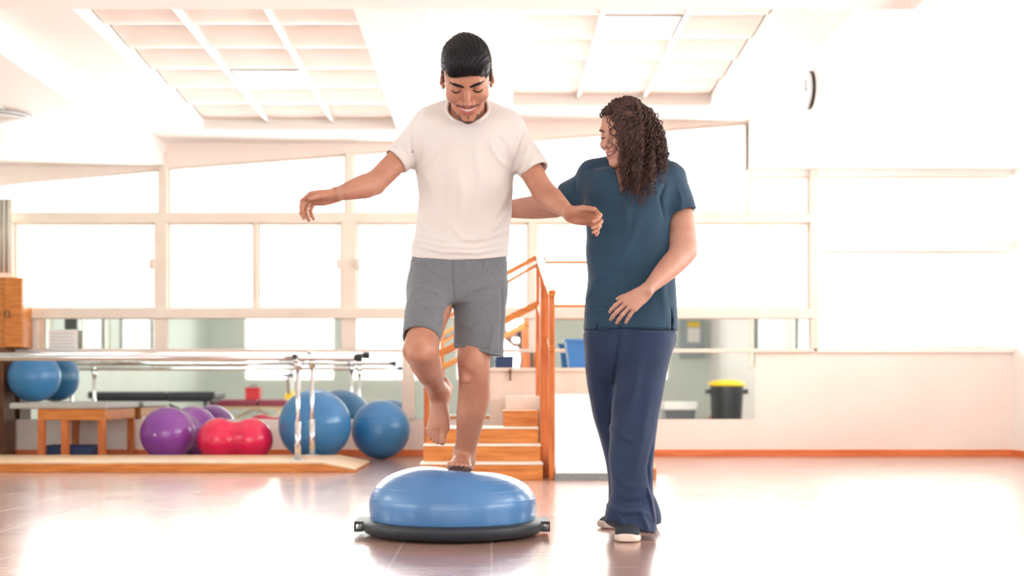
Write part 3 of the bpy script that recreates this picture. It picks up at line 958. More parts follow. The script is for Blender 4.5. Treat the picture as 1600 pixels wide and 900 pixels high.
        for bi in np.ndindex(*nb):
            b0 = np.array(bi) * N
            w0 = lo + b0 * vox; w1 = w0 + (S - 1) * vox
            if not ((H + .012 > w0) & (L - .012 < w1)).all(1).any(): continue
            Pp = w0 + G * vox
            # cheap centre test
            ctr = (w0 + w1) / 2
            d = s.eval(Pp, w0, w1)
            if extra is not None: d = extra(Pp, d)
            d = d.reshape(S, S, S)
            ins = d < 0
            if not ins.any() or ins.all(): continue
            # cells (S-1)^3
            c_in = np.zeros((S - 1,) * 3, int)
            for o_ in off: c_in += ins[o_[0]:S - 1 + o_[0], o_[1]:S - 1 + o_[1], o_[2]:S - 1 + o_[2]]
            act = (c_in > 0) & (c_in < 8)
            ci = np.argwhere(act)
            acc = np.zeros((len(ci), 3)); cnt = np.zeros(len(ci))
            for ax in range(3):
                oth = [q for q in range(3) if q != ax]
                for u in (0, 1):
                    for v in (0, 1):
                        p0 = ci.copy(); p0[:, oth[0]] += u; p0[:, oth[1]] += v
                        p1 = p0.copy(); p1[:, ax] += 1
                        d0 = d[p0[:, 0], p0[:, 1], p0[:, 2]]; d1 = d[p1[:, 0], p1[:, 1], p1[:, 2]]
                        cr = (d0 < 0) != (d1 < 0)
                        t = np.where(cr, d0 / np.where(cr, d0 - d1, 1), 0)
                        pt = p0.astype(float); pt[:, ax] += t
                        acc += pt * cr[:, None]; cnt += cr
            vp = w0 + (acc / cnt[:, None]) * vox
            gk = ci + b0
            key = (gk[:, 0] * dims[1] + gk[:, 1]) * dims[2] + gk[:, 2]
            keys.append(key); verts.append(vp)
            # quads for owned edges: the edge start sample in [1..N] of the block
            for ax in range(3):
                oth = [(ax + 1) % 3, (ax + 2) % 3]
                a = ins[1:N + 1, 1:N + 1, 1:N + 1]
                sl = [slice(1, N + 1)] * 3; sl[ax] = slice(2, N + 2)
                b_ = ins[tuple(sl)]
                e = np.argwhere(a != b_) + 1
                if not len(e): continue
                pos = a[e[:, 0] - 1, e[:, 1] - 1, e[:, 2] - 1]
                qk = []
                for du, dv in ((-1, -1), (0, -1), (0, 0), (-1, 0)):
                    c_ = e + b0
                    c_[:, oth[0]] += du; c_[:, oth[1]] += dv
                    qk.append((c_[:, 0] * dims[1] + c_[:, 1]) * dims[2] + c_[:, 2])
                qk = np.stack(qk, 1)
                qk = np.where(pos[:, None], qk, qk[:, ::-1])
                quads.append(qk)
        keys = np.concatenate(keys); verts = np.concatenate(verts); quads = np.concatenate(quads)
        uk, ui = np.unique(keys, return_index=True)
        V = verts[ui]
        idx = np.searchsorted(uk, quads); idx = np.clip(idx, 0, len(uk) - 1)
        ok = (uk[idx] == quads).all(1)
        Q = idx[ok]
        used = np.unique(Q); re = np.full(len(V), -1); re[used] = np.arange(len(used))
        V = V[used]; Q = re[Q]
        for _ in range(smooth):
            for lam in (0.5, -0.52) if smooth > 1 else (0.35,):
                sm_ = np.zeros_like(V); ct = np.zeros(len(V))
                for i in range(4):
                    a, b_ = Q[:, i], Q[:, (i + 1) % 4]
                    for c3 in range(3):
                        sm_[:, c3] += np.bincount(a, V[b_, c3], len(V)) + np.bincount(b_, V[a, c3], len(V))
                    ct += np.bincount(a, minlength=len(V)) + np.bincount(b_, minlength=len(V))
                V = V + lam * (sm_ / np.maximum(ct, 1)[:, None] - V)
        return V, Q


def merge(*ms):
    vs = []; fs = []; k = 0
    for v, f in ms:
        vs.append(v); fs.append(f + k); k += len(v)
    return np.concatenate(vs), np.concatenate(fs)


def folds(lines, front=None):
    """cloth folds: lines of (points_px, Y, amplitude, width_m); amplitude>0 lifts the cloth"""
    L = []
    for pts, Y, A, wd in lines:
        q = np.array([P(px, py, Y)[[0, 2]] for px, py in pts]); L.append((q, A * 1.5, wd))
    def f(Pw, d):
        out = np.zeros(len(Pw)); xz = Pw[:, [0, 2]]
        if front is not None:
            wgt = 1 / (1 + np.exp((Pw[:, 1] - front) / .012))
        else: wgt = 1
        for q, A, wd in L:
            lo_, hi_ = q.min(0) - wd * 3, q.max(0) + wd * 3
            m = ((xz > lo_) & (xz < hi_)).all(1)
            if not m.any(): continue
            x = xz[m]; best = np.full(len(x), 9.0); tt = np.zeros(len(x))
            ns_ = len(q) - 1
            for i in range(ns_):
                ab = q[i + 1] - q[i]; t = np.clip(((x - q[i]) @ ab) / (ab @ ab + 1e-12), 0, 1)
                r = np.linalg.norm(x - q[i] - t[:, None] * ab, axis=1)
                up = r < best; best = np.where(up, r, best); tt = np.where(up, (i + t) / ns_, tt)
            fade = np.sin(np.pi * np.clip(tt * .9 + .05, 0, 1)) ** .6
            out[m] -= A * fade * np.exp(-(best / wd) ** 2)
        return out * wgt
    return f


def ripple(A, fs, seed=0):
    r_ = np.random.default_rng(seed)
    W = [(r_.normal(size=3) * f_, r_.uniform(0, 6.28), a_) for f_ in fs for a_ in [1 / f_ * fs[0]] for _ in range(4)]
    def f(Pw, d):
        o = np.zeros(len(Pw))
        for w_, ph, a_ in W: o += a_ * np.sin(Pw @ w_ + ph)
        return A * o / 3
    return f


def thick(inner, t0, t1):
    """shell of a solid between offsets"""
    def f(P):
        lo, hi = P.min(0), P.max(0)
        d = inner.eval(P, lo, hi)
        return np.maximum(d - t1, t0 - d)
    return f


# ---- hand
def make_hand(S, wrist, d, nrm_palm, thumb, scale=1.0, curl=((20, 25, 15),) * 4, spread=(7, 2, -3, -9), tcurl=(35, 20, 15), topen=40, k=.006, toff=(.02, .018, -.012), mc=None, wr=None):
    """d: towards the fingers, nrm_palm: out of the palm, thumb: side of the thumb (+)"""
    d = nrm(d); n_ = np.asarray(nrm_palm, float); n_ = nrm(n_ - d * (n_ @ d))
    s_ = nrm(np.asarray(thumb, float) - d * (np.asarray(thumb, float) @ d) - n_ * (np.asarray(thumb, float) @ n_))
    w0 = np.asarray(wrist, float)
    k *= scale
    def pt(a, b_, c_): return w0 + (d * a + s_ * b_ + n_ * c_) * scale
    fr = Frame(w0, np.array([s_, n_, d]), scale)
    # palm
    S.loft([(-.012, 0, 0, .0255, .019), (.0, 0, 0, .026, .018), (.02, .001, .001, .031, .0165), (.045, .002, .001, .037, .0155), (.07, .0, .0, .040, .014), (.088, -.001, -.001, .039, .012), (.096, 0, -.001, .034, .009)], fr=fr, k=.022, n=2.4, rnd=.008)
    S.ell((.020, .012, .03), (.016, .012, .03), fr=fr, k=.012)
    S.ell((-.022, .010, .035), (.012, .010, .032), fr=fr, k=.012)
    # fingers: index, middle, ring, little
    lens = ((.043, .026, .021), (.047, .030, .022), (.043, .028, .021), (.034, .020, .019))
    base = ((.029, .088), (.0095, .093), (-.0105, .089), (-.029, .080))
    rad = ((.0092, .0085, .0075, .0064), (.0094, .0087, .0077, .0066), (.009, .0082, .0073, .0062), (.008, .0072, .0064, .0055))
    tips = []
    for i in range(4):
        sb, db = base[i]
        a = math.radians(spread[i])
        dirv = nrm(d * math.cos(a) + s_ * math.sin(a))
        side = np.cross(dirv, n_)
        p = pt(db - .012, sb, -.001)
        ang = 0
        cur = pt(db, sb, -.001)
        S.cone(pt(.05, sb * .75, -.001), cur, .0100 * scale, rad[i][0] * scale * 1.05, k=.008 * scale)
        for j in range(3):
            ang += math.radians(curl[i][j])
            v = dirv * math.cos(ang) + n_ * math.sin(ang)
            nx = cur + v * lens[i][j] * scale
            S.cone(cur, nx, rad[i][j] * scale, rad[i][j + 1] * scale, k=.0022 * scale if j == 0 else .003 * scale)
            if j < 2: S.ell(nx - 0 * v, np.array([1, 1, 1]) * rad[i][j + 1] * scale * 1.06, k=.003 * scale)
            cur = nx
        tips.append((cur, v))
    # thumb
    ta = math.radians(topen)
    t0 = pt(toff[0], toff[1], .006)
    v = nrm(d * math.cos(ta) + s_ * math.sin(ta) + n_ * .35)
    t1 = t0 + v * .040 * scale
    S.cone(t0, t1, .0135 * scale, .0108 * scale, k=.010 * scale)
    ax = nrm(np.cross(s_, d) * 0 + n_)
    tw = nrm(d * .8 + n_ * .5)
    v2 = nrm(v * math.cos(math.radians(tcurl[0])) + tw * math.sin(math.radians(tcurl[0])))
    t2 = t1 + v2 * .031 * scale
    S.cone(t1, t2, .0108 * scale, .0095 * scale, k=.004 * scale)
    v3 = nrm(v2 * math.cos(math.radians(tcurl[1])) + tw * math.sin(math.radians(tcurl[1])))
    t3 = t2 + v3 * .021 * scale
    S.cone(t2, t3, .0096 * scale, .0078 * scale, k=.003 * scale)
    return tips


# ---- head, face towards local -y, z up, ears on x
def make_head(S, fr, female=False, smile=1.0):
    u = dict(fr=fr)
    S.ell((0, .014, .036), (.0755, .096, .088), k=.0, **u)
    jw = .93 if female else 1.0
    S.loft([(-.118, 0, -.058, .016 * jw, .020), (-.110, 0, -.055, .030 * jw, .031), (-.095, 0, -.046, .043 * jw, .043), (-.075, 0, -.036, .053 * jw, .055),
            (-.05, 0, -.026, .062 * jw, .066), (-.02, 0, -.018, .0685, .074), (.02, 0, -.012, .0705, .078), (.06, 0, -.004, .070, .078), (.09, 0, .006, .058, .066)], k=.02, rnd=.008, n=2.25, **u)
    # brow, sockets, lids
    S.cone((-.036, -.083, .026), (.036, -.083, .026), .0085, .0085, k=.018, **u)
    for s in (-1, 1):
        S.ell((s * .0345, -.098, .003), (.021, .014, .0125), 's', k=.016, **u)
        S.ell((s * .0345, -.0745, .002), (.0152, .0135, .0122), k=.0035, **u)
        S.ell((s * .0345, -.0752, .0065), (.0165, .0142, .0085), k=.003, **u)
        # cheek
        S.ell((s * (.043 + .002 * smile), -.064 - .003 * smile, -.030 + .004 * smile), (.025, .022, .021), k=.02, **u)
    # nose
    S.cone((0, -.085, .018), (0, -.109, -.030), .0068, .0095, k=.014, **u)
    S.ell((0, -.1135, -.034), (.0110, .0100, .0092), k=.006, **u)
    for s in (-1, 1):
        S.ell((s * .0138, -.1000, -.0375), (.0082, .0098, .0074), k=.005, **u)
        S.ell((s * .0070, -.1045, -.0450), (.0040, .005, .0028), 's', k=.003, **u)
    # muzzle and mouth
    S.ell((0, -.073, -.062), (.034, .026, .027), k=.02, **u)
    S.ell((0, -.098, -.050), (.003, .004, .008), 's', k=.005, **u)
    S.ell((0, -.082, -.106), (.019, .014, .014), k=.018, **u)
    S.ell((0, -.101, -.088), (.018, .006, .005), 's', k=.012, **u)
    for s in (-1, 1):
        S.ell((s * .034, -.094, -.058), (.004, .008, .013), 's', k=.014, R=rot('Y', s * 25), **u)
        # ear
        R = rot('Y', s * -6) @ rot('Z', s * 22)
        S.ell((s * .0810, .014, -.002), (.0085, .018, .031), k=.004, R=R, **u)
        S.ell((s * .089, .008, .002), (.005, .010, .018), 's', k=.005, R=R, **u)
        S.ell((s * .079, .004, -.030), (.006, .009, .010), k=.004, **u)


def on_skin(S, fr, x, z, off=0.0):
    """local point on the face surface at local x,z; off>0 stands proud of the skin"""
    ys = np.linspace(-.15, -.02, 260)
    loc_ = np.stack([np.full(260, x), ys, np.full(260, z)], 1)
    pw = loc_ @ fr.R * fr.k + fr.o
    d = S.eval(pw, pw.min(0), pw.max(0))
    i = int(np.argmax(d <= off * fr.k)) if (d <= off * fr.k).any() else 130
    return (x, ys[i], z)


def face_line(S, fr, pts, radii, off, m_, name, parent, vox=.0011, sub_=4):
    B = Solid(); q = []; r = []
    for i in range(len(pts) - 1):
        for j in range(sub_ + (i == len(pts) - 2)):
            t = j / sub_
            q.append(on_skin(S, fr, pts[i][0] * (1 - t) + pts[i + 1][0] * t, pts[i][1] * (1 - t) + pts[i + 1][1] * t, off)); r.append(radii[i] * (1 - t) + radii[i + 1] * t)
    for i in range(len(q) - 1): B.cone(q[i], q[i + 1], r[i], r[i + 1], k=.0012, fr=fr)
    V, Q = B.mesh(vox)
    return link(name, V, Q, m_, parent, smooth=True)


def mouth_curve(smile):
    w = .0235 + .0085 * smile
    out_ = []
    for i in range(11):
        t = -1 + i / 5
        out_.append((t * w, -.0665 + .0125 * smile * t * t, t))
    return out_


def cut_mouth(S, fr, smile, open_):
    c_ = mouth_curve(smile)
    for i in range(10):
        t = (c_[i][2] + c_[i + 1][2]) / 2
        y = -.1035 + .019 * t * t
        h = max(.0012, open_ * .5 * (1 - t * t))
        S.ell(((c_[i][0] + c_[i + 1][0]) / 2, y, (c_[i][1] + c_[i + 1][1]) / 2), (.0046, .0105, h), 's', k=.0015, fr=fr)


def mouth_parts(S0, fr, smile, open_, parent, lipm):
    """S0 is the face without the mouth cut"""
    c_ = mouth_curve(smile)
    for up in (1, -1):
        B = Solid(); q = []; r = []
        for x, z, t in c_:
            th_ = open_ * .5 * (1 - t * t) + (.0016 if up > 0 else .0024) * (1 - .6 * t * t)
            x_, y_, z_ = on_skin(S0, fr, x * .99, z + up * th_, -.0006)
            q.append((x_, y_, z_)); r.append((.0026 if up > 0 else .0036) * (1 - .6 * t * t))
        for i in range(10): B.cone(q[i], q[i + 1], r[i], r[i + 1], k=.001, fr=fr)
        V, Q = B.mesh(.0010); link('lip', V, Q, lipm, parent, smooth=True)
    T = Solid()
    for i in range(1, 10):
        x, z, t = c_[i]
        h = open_ * .5 * (1 - t * t) + .0008
        x_, y_, z_ = on_skin(S0, fr, x, z, 0)
        T.ell((x, y_ + .0072, z + open_ * .10), (.0048, .0046, h), k=.0008, fr=fr)
    V, Q = T.mesh(.0009); link('teeth', V, Q, M['teeth'], parent, smooth=True)

# ------------------------------------------------------------------ people
def skin_mat(name, base, blush):
    m = mat(name, base, 0.48, col2=blush, nscale=14, sss=0.12, spec=0.35, bump=0.04, bscale=260)
    m.node_tree.nodes['Principled BSDF'].inputs['Subsurface Scale'].default_value = 0.01
    return m
M['skin_m'] = skin_mat('skin_man', srgb(186, 134, 112), srgb(174, 119, 97))
M['skin_w'] = skin_mat('skin_woman', srgb(194, 148, 130), srgb(184, 134, 116))
M['lip_m'] = mat('lips_man', srgb(178, 92, 88), .4)
M['lip_w'] = mat('lips_woman', srgb(160, 88, 84), .4)
M['teeth'] = mat('teeth', srgb(244, 238, 228), .3)
M['hair_m'] = mat('hair_black', srgb(22, 24, 28), .5, col2=srgb(10, 11, 14), nscale=60, stretch=(3, .6, .6), bump=.25, bscale=120, spec=.22)
M['hair_w'] = mat('hair_brown', srgb(84, 54, 46), .5, col2=srgb(50, 32, 28), nscale=40)
M['beard'] = mat('beard', srgb(104, 72, 58), .8, col2=srgb(52, 36, 30), nscale=260)
M['tee'] = mat('white_cotton', srgb(216, 210, 208), .85, col2=srgb(211, 204, 202), nscale=6, bump=.10, bscale=300, sheen=.2)
M['shorts'] = mat('grey_jersey', srgb(112, 116, 122), .85, col2=srgb(102, 106, 112), nscale=120, bump=.08, bscale=400, sheen=.2)
M['scrub'] = mat('navy_scrub', srgb(26, 62, 86), .8, col2=srgb(23, 56, 80), nscale=10, bump=.06, bscale=350, sheen=.1)
M['trouser'] = mat('navy_trousers', srgb(26, 46, 80), .8, col2=srgb(22, 41, 73), nscale=10, bump=.06, bscale=350, sheen=.1)
M['shoe'] = mat('shoe_knit', srgb(38, 50, 60), .8, col2=srgb(28, 38, 46), nscale=120, bump=.2, bscale=300)
M['sole'] = mat('shoe_sole', srgb(226, 208, 196), .6)


def row(py, xl, xr, Y, b_):
    p = P((xl + xr) / 2, py, Y)
    return (p[2], p[0], Y, (xr - xl) / 2 * Y / F, b_)


def hand_nails(tips): pass


def make_foot(S, o, f, u, m, k=1.0, toes_up=0.0):
    f = nrm(f); u = nrm(np.asarray(u, float) - f * (np.asarray(u, float) @ f)); m_ = np.asarray(m, float)
    m_ = nrm(m_ - f * (m_ @ f) - u * (m_ @ u))
    fr = Frame(o, np.array([m_, u, f]), k)
    S.loft([(-.062, 0, .026, .018, .018), (-.05, 0, .029, .030, .028), (-.025, 0, .036, .034, .036), (.02, .002, .040, .033, .039), (.06, .004, .035, .037, .032),
            (.10, .004, .027, .044, .024), (.13, .003, .021, .0475, .018), (.150, .004, .016, .046, .014)], fr=fr, k=.02, rnd=.008, n=2.3)
    S.cone((0, .05, -.004), (0, .085, 0), .036, .034, k=.03, fr=fr)
    for s in (-1, 1): S.ell((s * .033, .072 + .004 * s, 0), (.010, .013, .013), k=.012, fr=fr)
    T_ = [((.030, .015, .14), (.027, .014, .196), .0155, .0125), ((.007, .013, .14), (.006, .012, .196), .0095, .0082), ((-.010, .012, .138), (-.010, .011, .187), .0092, .0078),
          ((-.025, .012, .13), (-.025, .010, .174), .0088, .0074), ((-.039, .011, .12), (-.037, .009, .158), .0088, .0078)]
    for a, b_, r0, r1 in T_:
        a = np.array(a); b_ = np.array(b_)
        mid = (a + b_) / 2 + np.array([0, .006 + toes_up * .3, 0]); b_ = b_ + np.array([0, toes_up, 0])
        S.cone(a, mid, r0, (r0 + r1) / 2, k=.006, fr=fr); S.cone(mid, b_, (r0 + r1) / 2 * .97, r1, k=.003, fr=fr)
    return fr, T_


# ================================================================= the man
MAN_O = (FX, 4.58, .21)
man = Solid()
HM = P(729.5, 121.5, 4.42); th = math.radians(42)
roll = math.radians(2)
Rm = np.array([[1, 0, 0], [0, math.cos(th), math.sin(th)], [0, -math.sin(th), math.cos(th)]])
Rm = Rm @ rot('Y', -2)
frm = Frame(HM, Rm, 1.09)
make_head(man, frm, smile=1.0)
face_m = Solid(); face_m.ops = list(man.ops)
cut_mouth(man, frm, 1.0, .0125)
# neck and torso beneath the shirt
man.cone(P(731, 150, 4.50), P(731, 205, 4.58), .058, .068, k=.02)
man.cone(P(730, 182, 4.57), P(690, 205, 4.58), .045, .05, k=.03)
man.cone(P(730, 182, 4.57), P(775, 208, 4.58), .045, .05, k=.03)
man.loft([row(178, 705, 758, 4.575, .045), row(200, 672, 792, 4.575, .085), row(240, 665, 794, 4.575, .102), row(300, 668, 790, 4.585, .098),
          row(350, 668, 784, 4.595, .092), row(400, 664, 776, 4.60, .092), row(440, 655, 776, 4.61, .100), row(475, 665, 770, 4.62, .07)], k=.03, rnd=.02, n=2.3)
# arms
RS, RE, RW = P(658, 214, 4.57), P(585, 287, 4.47), P(523, 304.5, 4.37)
LS, LE, LW = P(802, 218, 4.57), P(850, 302, 4.47), P(891, 334, 4.30)
for S_, E_, W_, up_ in ((RS, RE, RW, (0, -1, .2)), (LS, LE, LW, (0, -1, .2))):
    man.limb(S_, E_, [(-.05, .042, .042), (.2, .044, .043), (.5, .044, .043), (.8, .041, .042), (1.0, .038, .040), (1.08, .034, .036)], up_, k=.02, rnd=.02)
    man.limb(E_, W_, [(-.12, .034, .034), (0, .039, .039), (.22, .042, .044, 0, 0), (.5, .036, .037), (.75, .029, .029), (.93, .0265, .0235), (1.05, .0265, .022)], up_, k=.02, rnd=.015)
hs = 0.97
tR = make_hand(man, RW, (-.95, -.16, -.20), (-.10, -.45, -.90), (0, -.9, .45), hs, curl=((38, 34, 18), (44, 34, 20), (52, 34, 20), (58, 30, 18)), topen=34, tcurl=(14, 12))
tL = make_hand(man, LW, (.93, -.22, -.16), (.0, -.72, -.62), (0, -.55, .80), hs, curl=((52, 46, 22), (56, 44, 24), (54, 40, 22), (44, 28, 18)), topen=40, tcurl=(40, 25))
# standing leg (his left)
man.loft([row(440, 718, 780, 4.60, .080), row(500, 720, 771, 4.57, .070), row(535, 716, 768, 4.545, .064), row(550, 714, 767, 4.535, .064), row(562, 714, 766, 4.53, .060), row(580, 715.5, 765, 4.53, .056),
          row(600, 716.5, 764, 4.55, .053), row(625, 715, 764, 4.585, .057), row(650, 713, 759, 4.61, .056), row(673, 713, 752, 4.64, .047), row(695, 712.5, 746, 4.665, .039), row(712, 710.5, 741, 4.68, .038), row(724, 709, 740, 4.68, .036)], k=.02, rnd=.02, n=2.15)
man.ell(P(738, 566, 4.475), (.030, .016, .034), k=.025)
man.ell(P(726, 590, 4.485), (.014, .012, .02), k=.02)
SOLE = .2225
fo = np.array([P(725, 0, 4.68)[0], 4.685, SOLE])
frL, TL = make_foot(man, fo, (-.10, -1, .10), (0, .12, 1), (-1, 0, 0), .98, toes_up=.010)
# raised leg (his right)
RH, RK, RA = P(684, 440, 4.61), P(656.5, 547, 4.37), P(685, 612, 4.69)
man.limb(RH, RK, [(0, .082, .08), (.4, .074, .074), (.75, .064, .066), (.93, .060, .060), (1.05, .056, .052), (1.12, .04, .036)], (1, 0, 0), k=.02, rnd=.03)
man.ell(P(654, 551, 4.325), (.036, .026, .034), k=.03)
man.limb(RK, RA, [(-.08, .048, .048), (.0, .055, .052), (.2, .056, .058), (.45, .050, .057), (.7, .039, .043), (.9, .033, .037), (1.05, .032, .035)], (1, 0, -.2), k=.025, rnd=.02)
tip = P(674, 697, 4.58)
fd = nrm(tip - P(688, 608, 4.70)); ud = nrm(np.array([-.28, -1, -.3])); ud = nrm(ud - fd * (ud @ fd))
orr = RA - ud * .068 + fd * .0
frR, TR = make_foot(man, orr, fd, ud, (1, 0, 0), .96, toes_up=.0)
man.cone(P(697, 606, 4.735), P(694, 596, 4.72), .022, .018, k=.02)

cx_, cy_ = P(731, 120, 4.42)[0], 0
body_lo, body_hi = np.array([-9, -9, -9.]), np.array([9, 9, 9.])
mV = man.mesh(.0040)
# finer surface for head and hands, joined in the same mesh
def boxed(S, lo, hi, vox): return S.mesh(vox, clip=(np.array(lo), np.array(hi)), smooth=1)
def drop(m, boxes):
    V, Q = m
    c = V[Q].mean(1); keep = np.ones(len(Q), bool)
    for lo, hi in boxes: keep &= ~((c > np.array(lo)) & (c < np.array(hi))).all(1)
    Q = Q[keep]; used = np.unique(Q); re = np.full(len(V), -1); re[used] = np.arange(len(used))
    return V[used], re[Q]
def refine(S, base_vox, regs):
    m = S.mesh(base_vox)
    sh = base_vox * 1.0
    out_ = [drop(m, [(np.array(l) + sh, np.array(h) - sh) for l, h, _ in regs])]
    for l, h, v in regs: out_.append(S.mesh(v, clip=(np.array(l), np.array(h))))
    return merge(*out_)
hd_lo, hd_hi = HM - [.13, .17, .16], HM + [.13, .15, .16]
def hb(w_, tips, pad=.022):
    pts = np.array([w_] + [t_[0] for t_ in tips]); lo_, hi_ = pts.min(0) - pad, pts.max(0) + pad
    lo_[1] -= .03; lo_[2] -= .01; hi_[2] += .02
    return lo_, hi_
hRb = hb(RW, tR); hRb[1][0] = RW[0] + .004
hLb = hb(LW, tL); hLb[0][0] = LW[0] - .004
ftR = (np.minimum(P(655, 0, 4.5), P(700, 700, 4.8)) * [1, 1, 0] + [0, -.05, P(0, 704, 4.6)[2]], P(706, 640, 4.85))
man_mesh = refine(man, .0042, [(hd_lo, hd_hi, .0019), (hRb[0], hRb[1], .0017), (hLb[0], hLb[1], .0017), (ftR[0], ftR[1], .002)])
pm = link('person', man_mesh[0], man_mesh[1], M['skin_m'], None, MAN_O, smooth=True)
tag(pm, 'barefoot man in white t-shirt and grey shorts balancing on one leg on the blue dome', 'person', None)

def child(name, S, m, parent, vox, **k):
    V, Q = S.mesh(vox, **k)
    return link(name, V, Q, m, parent, smooth=True)

# nails
def nail(S, tips, r, side):
    for p, v in tips: S.ell(p, (r, r, r), k=0)
mouth_parts(face_m, frm, 1.0, .0125, pm, M['lip_m'])
for s in (-1, 1):
    face_line(face_m, frm, [(s * .012, .0165), (s * .025, .0225), (s * .041, .0270), (s * .056, .0215)], [.0030, .0042, .0038, .0014], .0006, M['hair_m'], 'eyebrow', pm)
    face_line(face_m, frm, [(s * .0190, -.0010), (s * .0265, -.0050), (s * .0355, -.0062), (s * .0445, -.0040), (s * .0515, .0005)], [.0011, .0017, .0019, .0018, .0012], .0002, M['hair_m'], 'eyelashes', pm, .0009)
# beard: thin cover of jaw line, chin and upper lip
reg = Solid()
def rp(x, z): return on_skin(face_m, frm, x, z)
def rline(pts, rs):
    for s in (-1, 1):
        for i in range(len(pts) - 1):
            for t in (0, .5):
                a_ = [pts[i][q] * (1 - t) + pts[i + 1][q] * t for q in (0, 1)]; b_ = [pts[i][q] * (.5 - t) + pts[i + 1][q] * (.5 + t) for q in (0, 1)]
                ra_ = rs[i] * (1 - t) + rs[i + 1] * t; rb_ = rs[i] * (.5 - t) + rs[i + 1] * (.5 + t)
                reg.cone(rp(s * a_[0], a_[1]), rp(s * b_[0], b_[1]), ra_, rb_, k=.003, fr=frm)
reg.ell((0, -.084, -.114), (.020, .020, .012), k=.0, fr=frm)
reg.cone(rp(0, -.088), rp(0, -.096), .0018, .003, k=.004, fr=frm)
rline([(.003, -.0535), (.018, -.0525), (.0335, -.0520), (.0385, -.060)], [.0008, .0021, .0021, .0010])
rline([(.032, -.088), (.024, -.106)], [.0022, .0055])
rline([(.020, -.110), (.038, -.100), (.050, -.086), (.060, -.064), (.066, -.04)], [.0070, .0064, .0052, .0046, .0046])
for s in (-1, 1):
    reg.cone((s * .066, -.040, -.045), (s * .074, -.012, .008), .0045, .008, k=.004, fr=frm)
BR = Solid(); BR.ops = [(reg.ops[0][0], hd_lo, hd_hi, 'u', 0)]
def breg(P_): return reg.eval(P_, P_.min(0), P_.max(0))
def bskin(P_): return man.eval(P_, P_.min(0), P_.max(0)) - .0014
BR.ops = [(lambda P_: np.maximum(breg(P_), np.maximum(bskin(P_), -bskin(P_) - .004)), hd_lo, hd_hi, 'u', 0)]
V, Q = BR.mesh(.0014); link('beard', V, Q, M['beard'], pm, smooth=True)
# hair
H = Solid()
H.ell((0, .016, .043), (.0835, .105, .092), k=0, fr=frm)
H.ell((0, -.01, .085), (.072, .088, .056), k=.02, fr=frm)
H.ell((.008, -.052, .080), (.060, .042, .034), k=.03, fr=frm)
H.ell((-.004, -.127, -.030), (.098, .086, .090), 's', k=.010, fr=frm, n=2.35)
H.ell((0, -.01, -.120), (.2, .15, .134), 's', k=.010, fr=frm, n=3)
H.ell((-.008, -.080, .062), (.046, .014, .014), k=.014, fr=frm)
for s in (-1, 1):
    H.ell((s * .090, .014, -.008), (.018, .024, .036), 's', k=.004, fr=frm)
    H.cone((s * .0735, -.018, .03), (s * .0735, -.014, -.004), .0085, .004, k=.008, fr=frm)
def strands(Pw, d):
    q = frm.loc(Pw)
    a = np.arctan2(q[:, 0] + .02 * np.sin(q[:, 1] * 40), q[:, 2] + .06)
    return .0035 * np.sin(q[:, 0] * 55 + 1.2) * (q[:, 1] < -.05) + .0011 * np.sin(a * 75 + 8 * np.sin(q[:, 1] * 22)) + .0009 * np.sin(a * 140 + q[:, 1] * 60) + .0012 * np.sin(q[:, 0] * 70 + q[:, 1] * 35 + q[:, 2] * 25)
H.disp(strands)
child('hair', H, M['hair_m'], pm, .0019)

# ---- t-shirt
T_ = Solid()
T_.loft([row(176, 690, 772, 4.57, .052), row(182, 662, 800, 4.57, .075), row(190, 651, 812, 4.57, .095), row(205, 645, 817, 4.57, .112), row(235, 644, 816, 4.57, .122), row(262, 649, 806, 4.575, .122),
         row(300, 654, 801, 4.58, .116), row(340, 651.5, 798, 4.59, .114), row(365, 648, 796, 4.595, .116), row(384, 644, 795, 4.60, .120), row(412, 643, 794, 4.60, .120)], k=0, n=2.35, rnd=.012)
T_.cone(P(732, 170, 4.58), P(674, 192, 4.58), .058, .062, k=.03)
T_.cone(P(732, 170, 4.58), P(790, 196, 4.58), .058, .062, k=.03)
sR0, sR1 = P(668, 208, 4.575), P(618.5, 252, 4.515)
sL0, sL1 = P(794, 212, 4.575), P(837.5, 269, 4.51)
T_.limb(sR0, sR1, [(-.1, .066, .068), (.2, .066, .068), (.6, .059, .060), (1, .0525, .056)], (1, 0, -1), k=.03, rnd=.005)
T_.limb(sL0, sL1, [(-.1, .066, .068), (.2, .066, .068), (.6, .060, .060), (1, .0535, .056)], (1, 0, 1), k=.03, rnd=.005)
